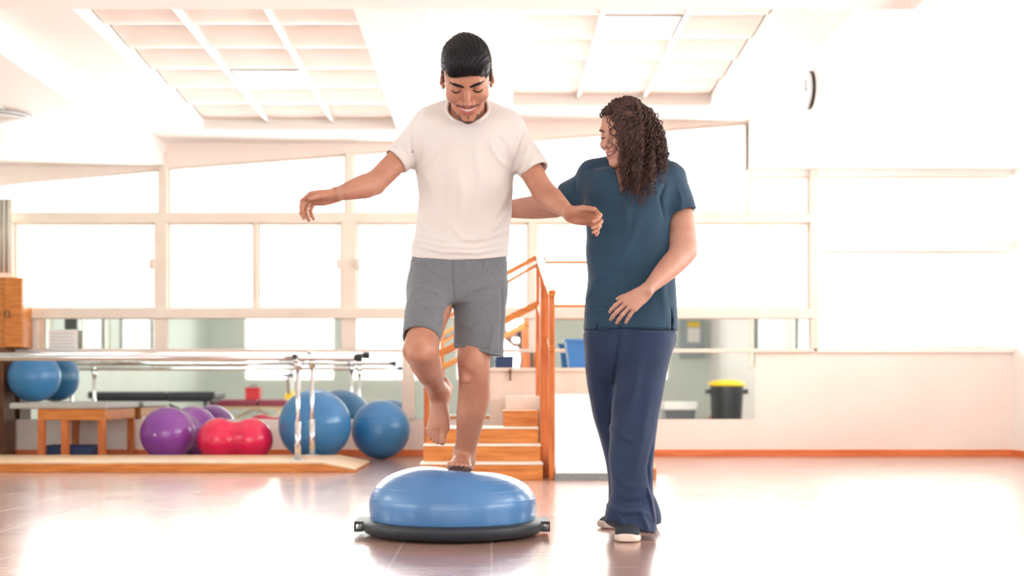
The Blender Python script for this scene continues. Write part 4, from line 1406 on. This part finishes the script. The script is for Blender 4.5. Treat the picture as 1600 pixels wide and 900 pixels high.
# cavities at hems and neck
for a, b_ in ((sR0, sR1), (sL0, sL1)):
    v = b_ - a
    T_.limb(b_ - v * .28, b_ + v * .12, [(0, .040, .042), (1, .0475, .050)], (1, 0, -1) if a is sR0 else (1, 0, 1), 's', k=.004)
T_.loft([row(385, 650, 788, 4.6, .110), row(420, 648, 789, 4.6, .114)], op='s', k=.004, n=2.35)
def hemcut(Pw, d):   # bottom hem dips at the front
    x = (Pw[:, 0] - P(716, 0, 4.6)[0]) / .18
    zc = P(0, 406, 4.5)[2] + .016 * x * x + (Pw[:, 1] - 4.5) * .06
    return np.maximum(zc - Pw[:, 2] - d, 0)
T_.disp(hemcut)
NK = P(730.5, 164, 4.50)
NR_ = np.array([.0765, .105, .0790])
T_.ell(NK, NR_, 's', k=.005)
T_.disp(folds([
    ([(646, 372), (690, 384), (740, 387), (790, 374)], 4.47, .006, .009),
    ([(645, 380), (690, 393), (745, 395), (793, 384)], 4.47, .006, .007),
    ([(648, 362), (675, 372), (715, 378)], 4.47, .005, .008),
    ([(720, 376), (760, 372), (795, 356)], 4.47, .006, .009),
    ([(655, 345), (668, 362), (690, 372)], 4.47, .004, .009),
    ([(705, 352), (722, 371), (745, 375)], 4.47, .004, .010),
    ([(798, 322), (776, 352), (752, 372)], 4.47, .006, .010),
    ([(798, 290), (782, 325), (768, 350)], 4.47, .004, .012),
    ([(655, 262), (670, 285), (676, 320)], 4.47, .003, .012),
    ([(642, 205), (644, 235), (648, 262)], 4.48, -.005, .006),
    ([(817, 205), (808, 235), (801, 262)], 4.48, -.005, .006),
    ([(800, 262), (780, 250), (765, 225)], 4.47, .004, .010),
    ([(650, 262), (672, 250), (690, 225)], 4.47, .004, .010),
    ([(775, 210), (788, 225), (798, 250)], 4.47, -.003, .009),
    ([(672, 200), (660, 222), (654, 246)], 4.47, -.003, .009),
    ([(715, 262), (722, 300), (720, 335)], 4.47, .003, .012),
    ([(742, 230), (752, 280), (748, 330)], 4.47, .003, .014),
    ([(690, 240), (694, 280), (690, 330)], 4.47, -.003, .014),
    ([(628, 225), (640, 240), (646, 258)], 4.46, .004, .008),
    ([(612, 232), (626, 248), (634, 262)], 4.46, .003, .007),
    ([(828, 225), (818, 245), (806, 262)], 4.46, .004, .008),
    ([(838, 240), (826, 258), (812, 270)], 4.46, .003, .007),
    ([(700, 205), (712, 222), (728, 228), (748, 220), (764, 204)], 4.45, .002, .008),
], front=4.60))
T_.disp(ripple(.0016, (22, 45), 3))
shirt = child('t_shirt', T_, M['tee'], pm, .0034, smooth=2)
# collar rib and stitched hems
def loopband(name, S0, pts, r, m_, parent, vox=.0016):
    B = Solid(); n_ = len(pts)
    for i in range(n_ - 1): B.cone(pts[i], pts[i + 1], r, r, k=.001)
    return child(name, B, m_, parent, vox)
def snap(S0, p, dirn, t0=-.05, t1=.12, off=0.0):
    ts = np.linspace(t0, t1, 240); pp = np.asarray(p) + np.outer(ts, dirn)
    d = S0.eval(pp, pp.min(0), pp.max(0)) - off
    s = np.where((d[:-1] > 0) & (d[1:] <= 0))[0]
    return pp[s[0]] if len(s) else None
rib = Solid(); ring = []
Rk = rot('X', -28)
for i in range(48):
    a = 2 * math.pi * i / 48
    # where the neck hole meets the cloth: march outward on the rim
    best = None
    for el in np.linspace(-75, 75, 90):
        e_ = math.radians(el)
        loc_ = np.array([NR_[0] * math.cos(e_) * math.cos(a), NR_[1] * math.cos(e_) * math.sin(a), NR_[2] * math.sin(e_)]) * 1.05
        pw = NK + loc_
        d = T_.eval(pw[None], pw - .001, pw + .001)[0]
        if d > 0 and best is not None: break
        if d <= 0: best = pw
    if best is not None: ring.append(best)
ring = np.array(ring)
if len(ring) > 20:
    ring = (ring + np.roll(ring, 1, 0) + np.roll(ring, -1, 0)) / 3
    for i in range(len(ring)):
        rib.cone(ring[i], ring[(i + 1) % len(ring)], .0062, .0062, k=.002)
    child('collar', rib, M['tee'], pm, .0018)

# ---- shorts
G = Solid()
G.loft([row(392, 648, 789, 4.60, .105), row(405, 643, 792, 4.60, .112), row(430, 640, 793, 4.60, .120), row(455, 637, 792, 4.60, .122), row(476, 640, 790, 4.60, .118)], k=0, n=2.4, rnd=.01)
gl0, gl1 = P(674, 445, 4.585), P(658, 530, 4.40)
G.limb(gl0, gl1, [(-.05, .078, .090), (.3, .078, .088), (.7, .073, .078), (1, .0675, .066)], (1, 0, 0), k=.035, n=2.3, rnd=.004)
gr0, gr1 = P(748, 440, 4.60), P(748, 549, 4.56)
G.loft([row(440, 706, 792, 4.60, .105), row(470, 709, 791, 4.59, .100), row(510, 710, 789, 4.575, .095), row(540, 709, 787, 4.565, .092), row(560, 708, 787, 4.56, .090)], k=.02, n=2.4, rnd=.004)
v = gl1 - gl0
G.limb(gl1 - v * .3, gl1 + v * .1, [(0, .060, .058), (1, .0610, .057)], (1, 0, 0), 's', k=.003, n=2.3)
G.loft([row(520, 715, 781, 4.57, .076), row(570, 713, 781, 4.56, .078)], op='s', k=.003, n=2.4)
def hemr(Pw, d):
    x0 = P(708, 0, 4.5)[0]; x1 = P(787, 0, 4.5)[0]
    t = np.clip((Pw[:, 0] - x0) / (x1 - x0), 0, 1)
    zc = P(0, 541, 4.48)[2] * (1 - t) + P(0, 557, 4.48)[2] * t
    zc = zc - np.maximum(x0 - .004 - Pw[:, 0], 0) * 5
    return np.maximum(zc - Pw[:, 2] - d, 0)
G.disp(hemr)
G.disp(folds([
    ([(706, 402), (707, 430), (708, 468)], 4.47, -.004, .004),
    ([(700, 468), (680, 455), (655, 448)], 4.46, .006, .010),
    ([(698, 478), (675, 480), (645, 478)], 4.44, .006, .010),
    ([(690, 500), (668, 505), (640, 500)], 4.40, .005, .010),
    ([(716, 470), (740, 452), (768, 442)], 4.47, .006, .010),
    ([(716, 490), (742, 480), (775, 460)], 4.47, .005, .010),
    ([(715, 505), (738, 512), (770, 495)], 4.47, .004, .012),
    ([(650, 405), (668, 425), (700, 445)], 4.47, -.004, .010),
    ([(790, 405), (765, 425), (725, 440)], 4.47, -.004, .010),
    ([(655, 402), (656, 412)], 4.47, .004, .006), ([(680, 404), (683, 418)], 4.47, .004, .006), ([(730, 406), (728, 422)], 4.47, .004, .006), ([(760, 404), (757, 418)], 4.47, .004, .006),
    ([(783, 440), (784, 490), (780, 550)], 4.47, -.005, .006),
    ([(773, 505), (770, 530), (765, 552)], 4.47, .005, .009),
    ([(634, 517), (658, 518), (684, 519)], 4.34, -.0025, .0025), ([(712, 536), (748, 545), (786, 552)], 4.47, -.0025, .0025),
], front=4.56))
G.disp(ripple(.0018, (24, 50), 5))
child('shorts', G, M['shorts'], pm, .0036, smooth=2)

# ================================================================= the woman
WO = (P(985, 0, 4.6)[0], 4.62, 0)
wom = Solid()
HW = P(977, 209, 4.57)
ya, pi_ = math.radians(52), math.radians(12)
fdir = np.array([-math.sin(ya) * math.cos(pi_), -math.cos(ya) * math.cos(pi_), -math.sin(pi_)])
zl = nrm(np.array([0.0, 0, 1]) - fdir * fdir[2]); yl = -fdir; xl_ = np.cross(yl, zl)
frw = Frame(HW, np.array([xl_, yl, zl]), .97)
make_head(wom, frw, female=True, smile=.55)
face_w = Solid(); face_w.ops = list(wom.ops)
cut_mouth(wom, frw, .55, .0070)
wom.cone(P(984, 235, 4.60), P(985, 285, 4.63), .050, .060, k=.02)
wom.loft([row(262, 955, 1020, 4.63, .06), row(276, 925, 1045, 4.63, .088), row(300, 922, 1046, 4.62, .108), row(330, 925, 1040, 4.62, .118), row(380, 930, 1038, 4.62, .105), row(430, 930, 1040, 4.63, .10),
          row(480, 926, 1045, 4.64, .108), row(520, 925, 1046, 4.65, .112), row(550, 935, 1030, 4.66, .08)], k=.03, rnd=.02, n=2.3)
# her right arm reaching behind the man's back
aS, aE, aW = P(920, 292, 4.68), P(862, 322, 4.76), P(775, 328, 4.80)
wom.limb(aS, aE, [(-.05, .050, .050), (.5, .050, .050), (1, .044, .044), (1.1, .038, .038)], (0, 1, 0), k=.02, rnd=.02)
wom.limb(aE, aW, [(-.15, .038, .038), (0, .043, .044), (.3, .043, .045), (.65, .036, .037), (.95, .027, .029), (1.04, .025, .028)], (0, 1, 0), k=.02, rnd=.015)
tWR = make_hand(wom, aW, (-1, .02, .05), (0, -1, 0), (0, 0, 1), .90, curl=((8, 8, 5),) * 4, topen=40, tcurl=(10, 8))
# her left arm bent in front
bS, bE, bW = P(1060, 290, 4.63), P(1068, 395, 4.55), P(1009, 455, 4.42)
wom.limb(bS, bE, [(-.05, .040, .042), (.3, .044, .046), (.6, .050, .050), (1, .046, .046), (1.08, .038, .040)], (1, 0, 0), k=.02, rnd=.02)
wom.limb(bE, bW, [(-.13, .036, .036), (0, .045, .044), (.2, .047, .045), (.5, .040, .039), (.8, .031, .028), (.96, .028, .023), (1.05, .027, .022)], (1, 0, 1), k=.025, rnd=.015)
tWL = make_hand(wom, bW, (-.80, -.10, -.62), (.10, .96, -.26), (-.62, .1, .76), .90, curl=((24, 26, 14), (20, 24, 14), (18, 24, 14), (20, 24, 14)), spread=(8, 1, -5, -12), topen=28, tcurl=(5, 5))
# legs inside the trousers, down to the ankles
wom.limb(P(1005, 530, 4.64), P(993, 660, 4.56), [(0, .06, .06), (.5, .055, .055), (1, .045, .045)], (1, 0, 0), k=.03, rnd=.02)
wom.limb(P(993, 660, 4.56), P(985, 815, 4.50), [(0, .05, .05), (.3, .05, .055), (1, .032, .035)], (1, 0, 0), k=.03, rnd=.01)
wom.limb(P(948, 530, 4.67), P(957, 660, 4.75), [(0, .05, .05), (.5, .045, .045), (1, .034, .036)], (1, 0, 0), k=.03, rnd=.02)
wom.limb(P(957, 660, 4.75), P(990, 800, 4.84), [(0, .034, .036), (.3, .036, .04), (1, .03, .03)], (1, 0, 0), k=.03, rnd=.01)
wlo, whi = HW - [.125, .15, .15], HW + [.125, .15, .13]
hWb = hb(bW, tWL); hWb[1][0] = bW[0] + .004; hWb[0][1] -= .0
w_mesh = refine(wom, .0042, [(wlo, whi, .0019), (hWb[0], hWb[1], .0017)])
pw_ = link('person', w_mesh[0], w_mesh[1], M['skin_w'], None, WO, smooth=True)
tag(pw_, 'woman with long curly brown hair in navy scrubs steadying the man from his side', 'person', None)
mouth_parts(face_w, frw, .55, .0070, pw_, M['lip_w'])
for s in (-1, 1):
    face_line(face_w, frw, [(s * .013, .0180), (s * .026, .0245), (s * .040, .0275), (s * .053, .0225)], [.0024, .0028, .0022, .0010], .0004, M['hair_w'], 'eyebrow', pw_)
    face_line(face_w, frw, [(s * .0190, -.0005), (s * .0265, -.0042), (s * .0355, -.0052), (s * .0445, -.0030), (s * .052, .0020)], [.0010, .0018, .0020, .0019, .0012], .0004, M['hair_m'], 'eyelashes', pw_, .0009)
# hair: inner mass and curls
HH = Solid()
HH.ell((0, .018, .042), (.0815, .101, .092), k=0, fr=frw)
HH.ell((-.034, -.124, -.040), (.078, .070, .108), 's', k=.008, fr=frw, n=2.2)
HH.cone(P(1000, 190, 4.62), P(1012, 250, 4.60), .062, .058, k=.02)
HH.cone(P(1010, 245, 4.59), P(1004, 296, 4.54), .052, .028, k=.02)
HH.cone(P(1018, 240, 4.66), P(1022, 275, 4.68), .042, .036, k=.02)
HH.cone(P(992, 196, 4.52), P(994, 262, 4.50), .032, .027, k=.02)
HH.cone(P(994, 262, 4.50), P(996, 300, 4.49), .026, .012, k=.02)
HH.cone(P(962, 182, 4.50), P(986, 204, 4.49), .018, .022, k=.02)
HH.cone(P(968, 176, 4.49), P(984, 182, 4.485), .016, .020, k=.015)
HH.ell((.080, .014, .002), (.020, .030, .040), k=.01, fr=frw)
HH.disp(ripple(.003, (160, 260), 9))
hair_mesh = HH.mesh(.0035)
curl = MB()
rr_ = random.Random(11)
def curlstrand(path, r0, amp, turns, ph, seg=80, ns=4):
    pts = []
    path = [np.asarray(p, float) for p in path]
    n_ = len(path) - 1
    def bez(t):
        q = path
        while len(q) > 1: q = [q[i] * (1 - t) + q[i + 1] * t for i in range(len(q) - 1)]
        return q[0]
    for i in range(seg):
        t = i / (seg - 1); c_ = bez(t); d_ = nrm(bez(min(1, t + .01)) - bez(max(0, t - .01)))
        u = nrm(np.cross(d_, (0.1, 1, 0.05))); v_ = np.cross(d_, u)
        a = ph + turns * 2 * math.pi * t; A = amp * min(1, t * 3 + .15)
        pts.append(c_ + (u * math.cos(a) + v_ * math.sin(a)) * A)
    rs = [r0 * (1 - .55 * (i / (seg - 1)) ** 3) for i in range(seg)]
    curl.tube(pts, rs, ns)
cr = frw.wld((0.0, .0, .135))
def lerp(a, b, t): return a + (b - a) * t
for i in range(620):
    # target on the hanging outline
    u = rr_.random()
    front = rr_.random()
    ex = lerp(972, 1040, u) + rr_.gauss(0, 3)
    if u < .55: ey = lerp(255, 326, rr_.random() ** .6)
    else: ey = lerp(235, lerp(322, 290, (u - .55) / .45), rr_.random() ** .5)
    eY = lerp(4.455, 4.56, rr_.random()) if u < .7 else lerp(4.52, 4.74, rr_.random())
    if ex < 988: ey = lerp(250, 322, rr_.random()); eY = 4.485 + rr_.random() * .03
    a = rr_.uniform(-.9, 2.4)
    rad = rr_.uniform(.0, 1)
    root = frw.wld((.072 * math.sin(a) * rad, .01 - .085 * math.cos(a) * rad * .9, .040 + .094 * math.sqrt(max(0.05, 1 - rad * rad * .9))))
    mx2 = lerp(ex, 1000, .35); w1 = P(lerp(976, 1040, u) + rr_.gauss(0, 3), rr_.uniform(168, 200), lerp(4.46, 4.62, rr_.random() ** 1.4))
    w2 = P(lerp(974, 1048, u), rr_.uniform(215, 250), lerp(4.44, 4.62, rr_.random() ** 1.4))
    curlstrand([root, w1, w2, P(ex, ey, eY)], rr_.uniform(.0015, .0024), rr_.uniform(.0045, .0080), rr_.uniform(8, 13), rr_.random() * 6.28)
# short curls over the crown and forehead
for i in range(190):
    a = rr_.uniform(0, 6.28); rad = rr_.uniform(.1, 1.0)
    x_, y_ = .078 * math.sin(a) * rad, .012 - .092 * math.cos(a) * rad
    zz = .042 + .092 * math.sqrt(max(0.02, 1 - rad * rad))
    if y_ < -.06 and zz < .085: continue
    p0 = frw.wld((x_, y_, zz))
    a2 = a + rr_.uniform(-.5, .5); rad2 = min(1.06, rad + .45)
    x2, y2 = .082 * math.sin(a2) * rad2, .012 - .096 * math.cos(a2) * rad2
    z2 = .042 + .096 * math.sqrt(max(0.0, 1 - min(1, rad2) ** 2)) - rr_.random() * .02
    if y2 < -.03: z2 = max(z2, .075)
    curlstrand([p0, frw.wld(((x_ + x2) / 2 * 1.1, (y_ + y2) / 2 * 1.1, (zz + z2) / 2 + .015)), frw.wld((x2, y2, z2))], .0026, .0045, rr_.uniform(2, 4), rr_.random() * 6, seg=24)
for i in range(110):
    x0 = rr_.uniform(955, 1000); x2 = lerp(966, 1004, (x0 - 955) / 45) + rr_.gauss(0, 3)
    if x2 < 968: x2 = 968 + rr_.random() * 3
    curlstrand([P(x0, rr_.uniform(160, 172), 4.50 + .0004 * (x0 - 955)), P((x0 + x2) / 2 + 2, rr_.uniform(172, 192), 4.452), P(x2, rr_.uniform(195, 215), 4.448), P(x2 + rr_.gauss(0, 3), rr_.uniform(222, 262), 4.455)],
               rr_.uniform(.0014, .0021), rr_.uniform(.0035, .006), rr_.uniform(5, 8), rr_.random() * 6, seg=60)
# loose curls over the cheek
for (x0, y0, x1, y1, x2, y2) in ((950, 176, 957, 200, 960, 240), (946, 180, 956, 196, 955, 222), (956, 180, 964, 205, 968, 252), (962, 185, 970, 215, 972, 262), (966, 190, 976, 225, 976, 285), (968, 200, 980, 240, 984, 300), (960, 186, 966, 215, 964, 236), (974, 250, 985, 290, 988, 328), (984, 262, 1000, 290, 1002, 322), (980, 255, 980, 285, 978, 300)):
    curlstrand([P(x0, y0, 4.50), P(x1, y1, 4.455), P(x2, y2, 4.465)], .0018, .0052, 4.5, rr_.random() * 6, seg=60)
hv = np.array(curl.v); hf = curl.f
me_v = np.concatenate([hair_mesh[0], hv]); k0 = len(hair_mesh[0])
faces = hair_mesh[1].tolist() + [tuple(i + k0 for i in f) for f in hf]
link('hair', me_v, faces, M['hair_w'], pw_, smooth=True)

# ---- scrub top
U = Solid()
U.loft([row(262, 950, 1022, 4.63, .07), row(268, 926, 1044, 4.63, .092), row(280, 914, 1054, 4.63, .112), row(300, 912, 1056, 4.62, .124), row(330, 914, 1052, 4.62, .130), row(380, 917, 1050, 4.62, .120), row(420, 918.5, 1053, 4.625, .116),
        row(455, 918, 1056, 4.63, .118), row(480, 914, 1057.5, 4.64, .124), row(517, 911.5, 1058, 4.65, .130)], k=0, n=2.4, rnd=.006)
U.cone(P(982, 258, 4.64), P(925, 272, 4.65), .050, .055, k=.03)
U.cone(P(985, 258, 4.64), P(1045, 276, 4.64), .050, .058, k=.03)
u0, u1 = P(1046, 290, 4.63), P(1066, 339, 4.58)
U.limb(u0, u1, [(-.2, .066, .072), (.3, .065, .068), (1, .0595, .062)], (1, 0, .35), k=.03, rnd=.005)
U.limb(u1 - (u1 - u0) * .3, u1 + (u1 - u0) * .15, [(0, .055, .057), (1, .056, .058)], (1, 0, .35), 's', k=.004)
v0, v1 = P(928, 292, 4.66), P(886, 312, 4.74)
U.limb(v0, v1, [(-.3, .070, .075), (.3, .068, .07), (1, .062, .066)], (0, 1, 0), k=.03, rnd=.005)
U.limb(v1 - (v1 - v0) * .3, v1 + (v1 - v0) * .15, [(0, .056, .060), (1, .058, .062)], (0, 1, 0), 's', k=.004)
U.loft([row(500, 918, 1051, 4.65, .122), row(530, 917, 1052, 4.65, .124)], op='s', k=.003, n=2.4)
VX, VZ = P(970, 306, 4.52)[0], P(970, 306, 4.52)[2]
def vneck(Pw):
    h_ = Pw[:, 2] - VZ
    xc = VX + .22 * h_
    return np.maximum((np.abs(Pw[:, 0] - xc) - h_ * .42) * .92, Pw[:, 1] - 4.60)
U.put(vneck, (VX - .08, 4.40, VZ - .01), (VX + .10, 4.60, VZ + .2), 's', .003)
U.ell(P(984, 250, 4.60), (.056, .07, .055), 's', k=.005)
U.disp(folds([
    ([(903, 272), (900, 300), (902, 328)], 4.56, -.004, .006),
    ([(1040, 285), (1030, 310), (1038, 345)], 4.52, -.006, .007),
    ([(920, 380), (935, 430), (915, 470)], 4.50, .006, .014),
    ([(925, 440), (940, 470), (975, 498)], 4.50, .006, .008),
    ([(1000, 330), (985, 380), (960, 420)], 4.50, .004, .016),
    ([(1045, 380), (1035, 430), (1042, 490)], 4.50, .005, .014),
    ([(975, 310), (980, 350), (975, 390)], 4.50, .003, .016),
    ([(915, 486), (940, 484), (955, 486)], 4.51, .003, .003), ([(934, 488), (935, 508), (934, 516)], 4.51, -.004, .003),
    ([(968, 500), (969, 512)], 4.51, -.004, .004),
    ([(914, 512), (985, 513), (1056, 512)], 4.51, -.0025, .0022),
    ([(1050, 480), (1053, 498), (1052, 518)], 4.52, -.006, .004),
    ([(880, 285), (895, 295), (905, 315)], 4.60, .004, .008),
    ([(1062, 290), (1068, 310), (1064, 330)], 4.50, .003, .008),
], front=4.64))
U.disp(ripple(.0022, (20, 42), 21))
child('scrub_top', U, M['scrub'], pw_, .0036, smooth=2)
nb = Solid()
for s in (-1, 1):
    pts = []
    for i in range(8):
        h_ = .002 + .118 * i / 7
        x_ = VX + .22 * h_ + s * (h_ * .42 + .003)
        q = snap(U, (x_ + s * .006, 4.42, VZ + h_), (0, 1, 0), 0, .25)
        if q is not None: pts.append(q - np.array([s * .004, -.001, 0]))
    for i in range(len(pts) - 1): nb.cone(pts[i], pts[i + 1], .0042, .0042, k=.001)
if nb.ops: child('neck_band', nb, M['scrub'], pw_, .0016)

# ---- trousers
Z_ = Solid()
Z_.loft([row(505, 920, 1050, 4.65, .116), row(525, 913, 1056, 4.65, .122), row(550, 914, 1050, 4.65, .122), row(575, 916, 1040, 4.66, .105), row(600, 924, 1028, 4.67, .07)], k=0, n=2.4, rnd=.03)
Z_.loft([row(520, 966, 1055, 4.62, .105), row(560, 965, 1047, 4.60, .100), row(600, 962, 1038, 4.58, .092), row(640, 957, 1031, 4.56, .086), row(680, 953, 1025, 4.54, .082), row(720, 953, 1021, 4.52, .080), row(760, 954, 1019, 4.50, .080),
         row(785, 951, 1021, 4.49, .085), row(803, 946, 1025, 4.485, .095), row(818, 947, 1026, 4.48, .098), row(832, 958, 1024, 4.48, .10)], k=.006, n=2.3, rnd=.006)
Z_.loft([row(520, 913, 985, 4.69, .095), row(560, 914.5, 980, 4.70, .095), row(600, 917, 975, 4.71, .09), row(640, 925, 975, 4.74, .082), row(680, 936, 980, 4.77, .078), row(720, 947, 992, 4.80, .078), row(760, 951, 1015, 4.83, .082),
         row(790, 952, 1029, 4.84, .09), row(806, 956, 1033, 4.84, .092), row(817, 960, 1033, 4.84, .092)], k=.02, n=2.3, rnd=.006)
def hemw(Pw, d):
    t = np.clip((Pw[:, 0] - P(945, 0, 4.4)[0]) / .19, 0, 1)
    zc = P(0, 811, 4.40)[2] * (1 - t) + P(0, 836, 4.4)[2] * t + np.maximum(0, Pw[:, 1] - 4.42) * -.25
    zc = np.maximum(zc, .012)
    return np.where(Pw[:, 1] < 4.68, np.maximum(zc - Pw[:, 2] - d, 0), 0)
Z_.disp(hemw)
Z_.disp(folds([
    ([(968, 522), (963, 570), (962, 600)], 4.53, -.010, .006),
    ([(962, 560), (964, 610), (958, 650)], 4.50, .004, .010),
    ([(1000, 560), (990, 620), (968, 670)], 4.48, .006, .016),
    ([(1020, 600), (1005, 680), (990, 740)], 4.46, .004, .016),
    ([(952, 665), (968, 680), (990, 690)], 4.46, .005, .010),
    ([(1022, 690), (1012, 730), (1015, 765)], 4.45, -.006, .006),
    ([(1012, 762), (1018, 780), (1023, 815)], 4.43, .008, .005),
    ([(955, 770), (975, 786), (1000, 784), (1015, 775)], 4.42, -.006, .010),
    ([(950, 792), (975, 800), (1000, 797), (1014, 806)], 4.41, .008, .009),
    ([(958, 745), (980, 760), (1005, 758)], 4.42, .004, .010),
    ([(960, 800), (970, 812), (975, 822)], 4.41, .006, .007), ([(1000, 800), (1008, 815), (1012, 828)], 4.41, .008, .008),
    ([(930, 620), (940, 680), (952, 740)], 4.62, .004, .010),
], front=4.72))
Z_.disp(ripple(.002, (20, 45), 31))
child('trousers', Z_, M['trouser'], pw_, .0040, smooth=2)

# ---- shoes
def shoe(o, f, k=1.0):
    f = nrm(f); u = np.array([0, 0, 1.0]); m_ = nrm(np.cross(u, f))
    fr = Frame(o, np.array([m_, u, f]), k)
    A = Solid()
    A.loft([(-.070, 0, .045, .020, .020), (-.06, 0, .048, .032, .034), (-.03, 0, .055, .036, .042), (.01, 0, .062, .036, .048), (.05, 0, .058, .040, .040), (.09, 0, .048, .045, .030), (.13, 0, .038, .047, .024), (.165, 0, .031, .041, .018), (.186, 0, .027, .026, .011)], fr=fr, k=0, n=2.3, rnd=.008)
    A.cone((0, .075, -.01), (0, .11, -.008), .034, .036, k=.015, fr=fr)
    So = Solid()
    So.loft([(-.078, 0, .016, .022, .016), (-.065, 0, .018, .036, .019), (-.02, 0, .018, .040, .018), (.04, 0, .016, .042, .016), (.09, 0, .014, .048, .0145), (.13, 0, .014, .0505, .0145), (.165, 0, .016, .045, .016), (.192, 0, .020, .030, .015)], fr=fr, k=0, n=3.5, rnd=.006)
    So.disp(lambda Pw, d: np.maximum(d, .0005 - Pw[:, 2]) - d)
    a = child('shoe', A, M['shoe'], pw_, .0028)
    V, Q = So.mesh(.0028)
    link('sole', V, Q, M['sole'], a, smooth=True)
    # laces
    L_ = Solid()
    for i in range(4):
        h_ = .045 + i * .017
        q0 = snap(A, fr.wld((-.016, .16, h_)), (0, 0, -1), 0, .15); q1 = snap(A, fr.wld((.016, .16, h_ + .006)), (0, 0, -1), 0, .15); qm = snap(A, fr.wld((0, .16, h_ + .003)), (0, 0, -1), 0, .15)
        if q0 is not None and q1 is not None and qm is not None:
            L_.cone(q0, qm, .0026 * k, .0026 * k, k=.001); L_.cone(qm, q1, .0026 * k, .0026 * k, k=.001)
    if L_.ops: child('laces', L_, M['black'], a, .0014)
shoe((P(984, 0, 4.50)[0], 4.50, 0), (-.18, -.98, 0), .93)
shoe((P(999, 0, 4.86)[0], 4.855, 0), (-.90, -.42, 0), .93)
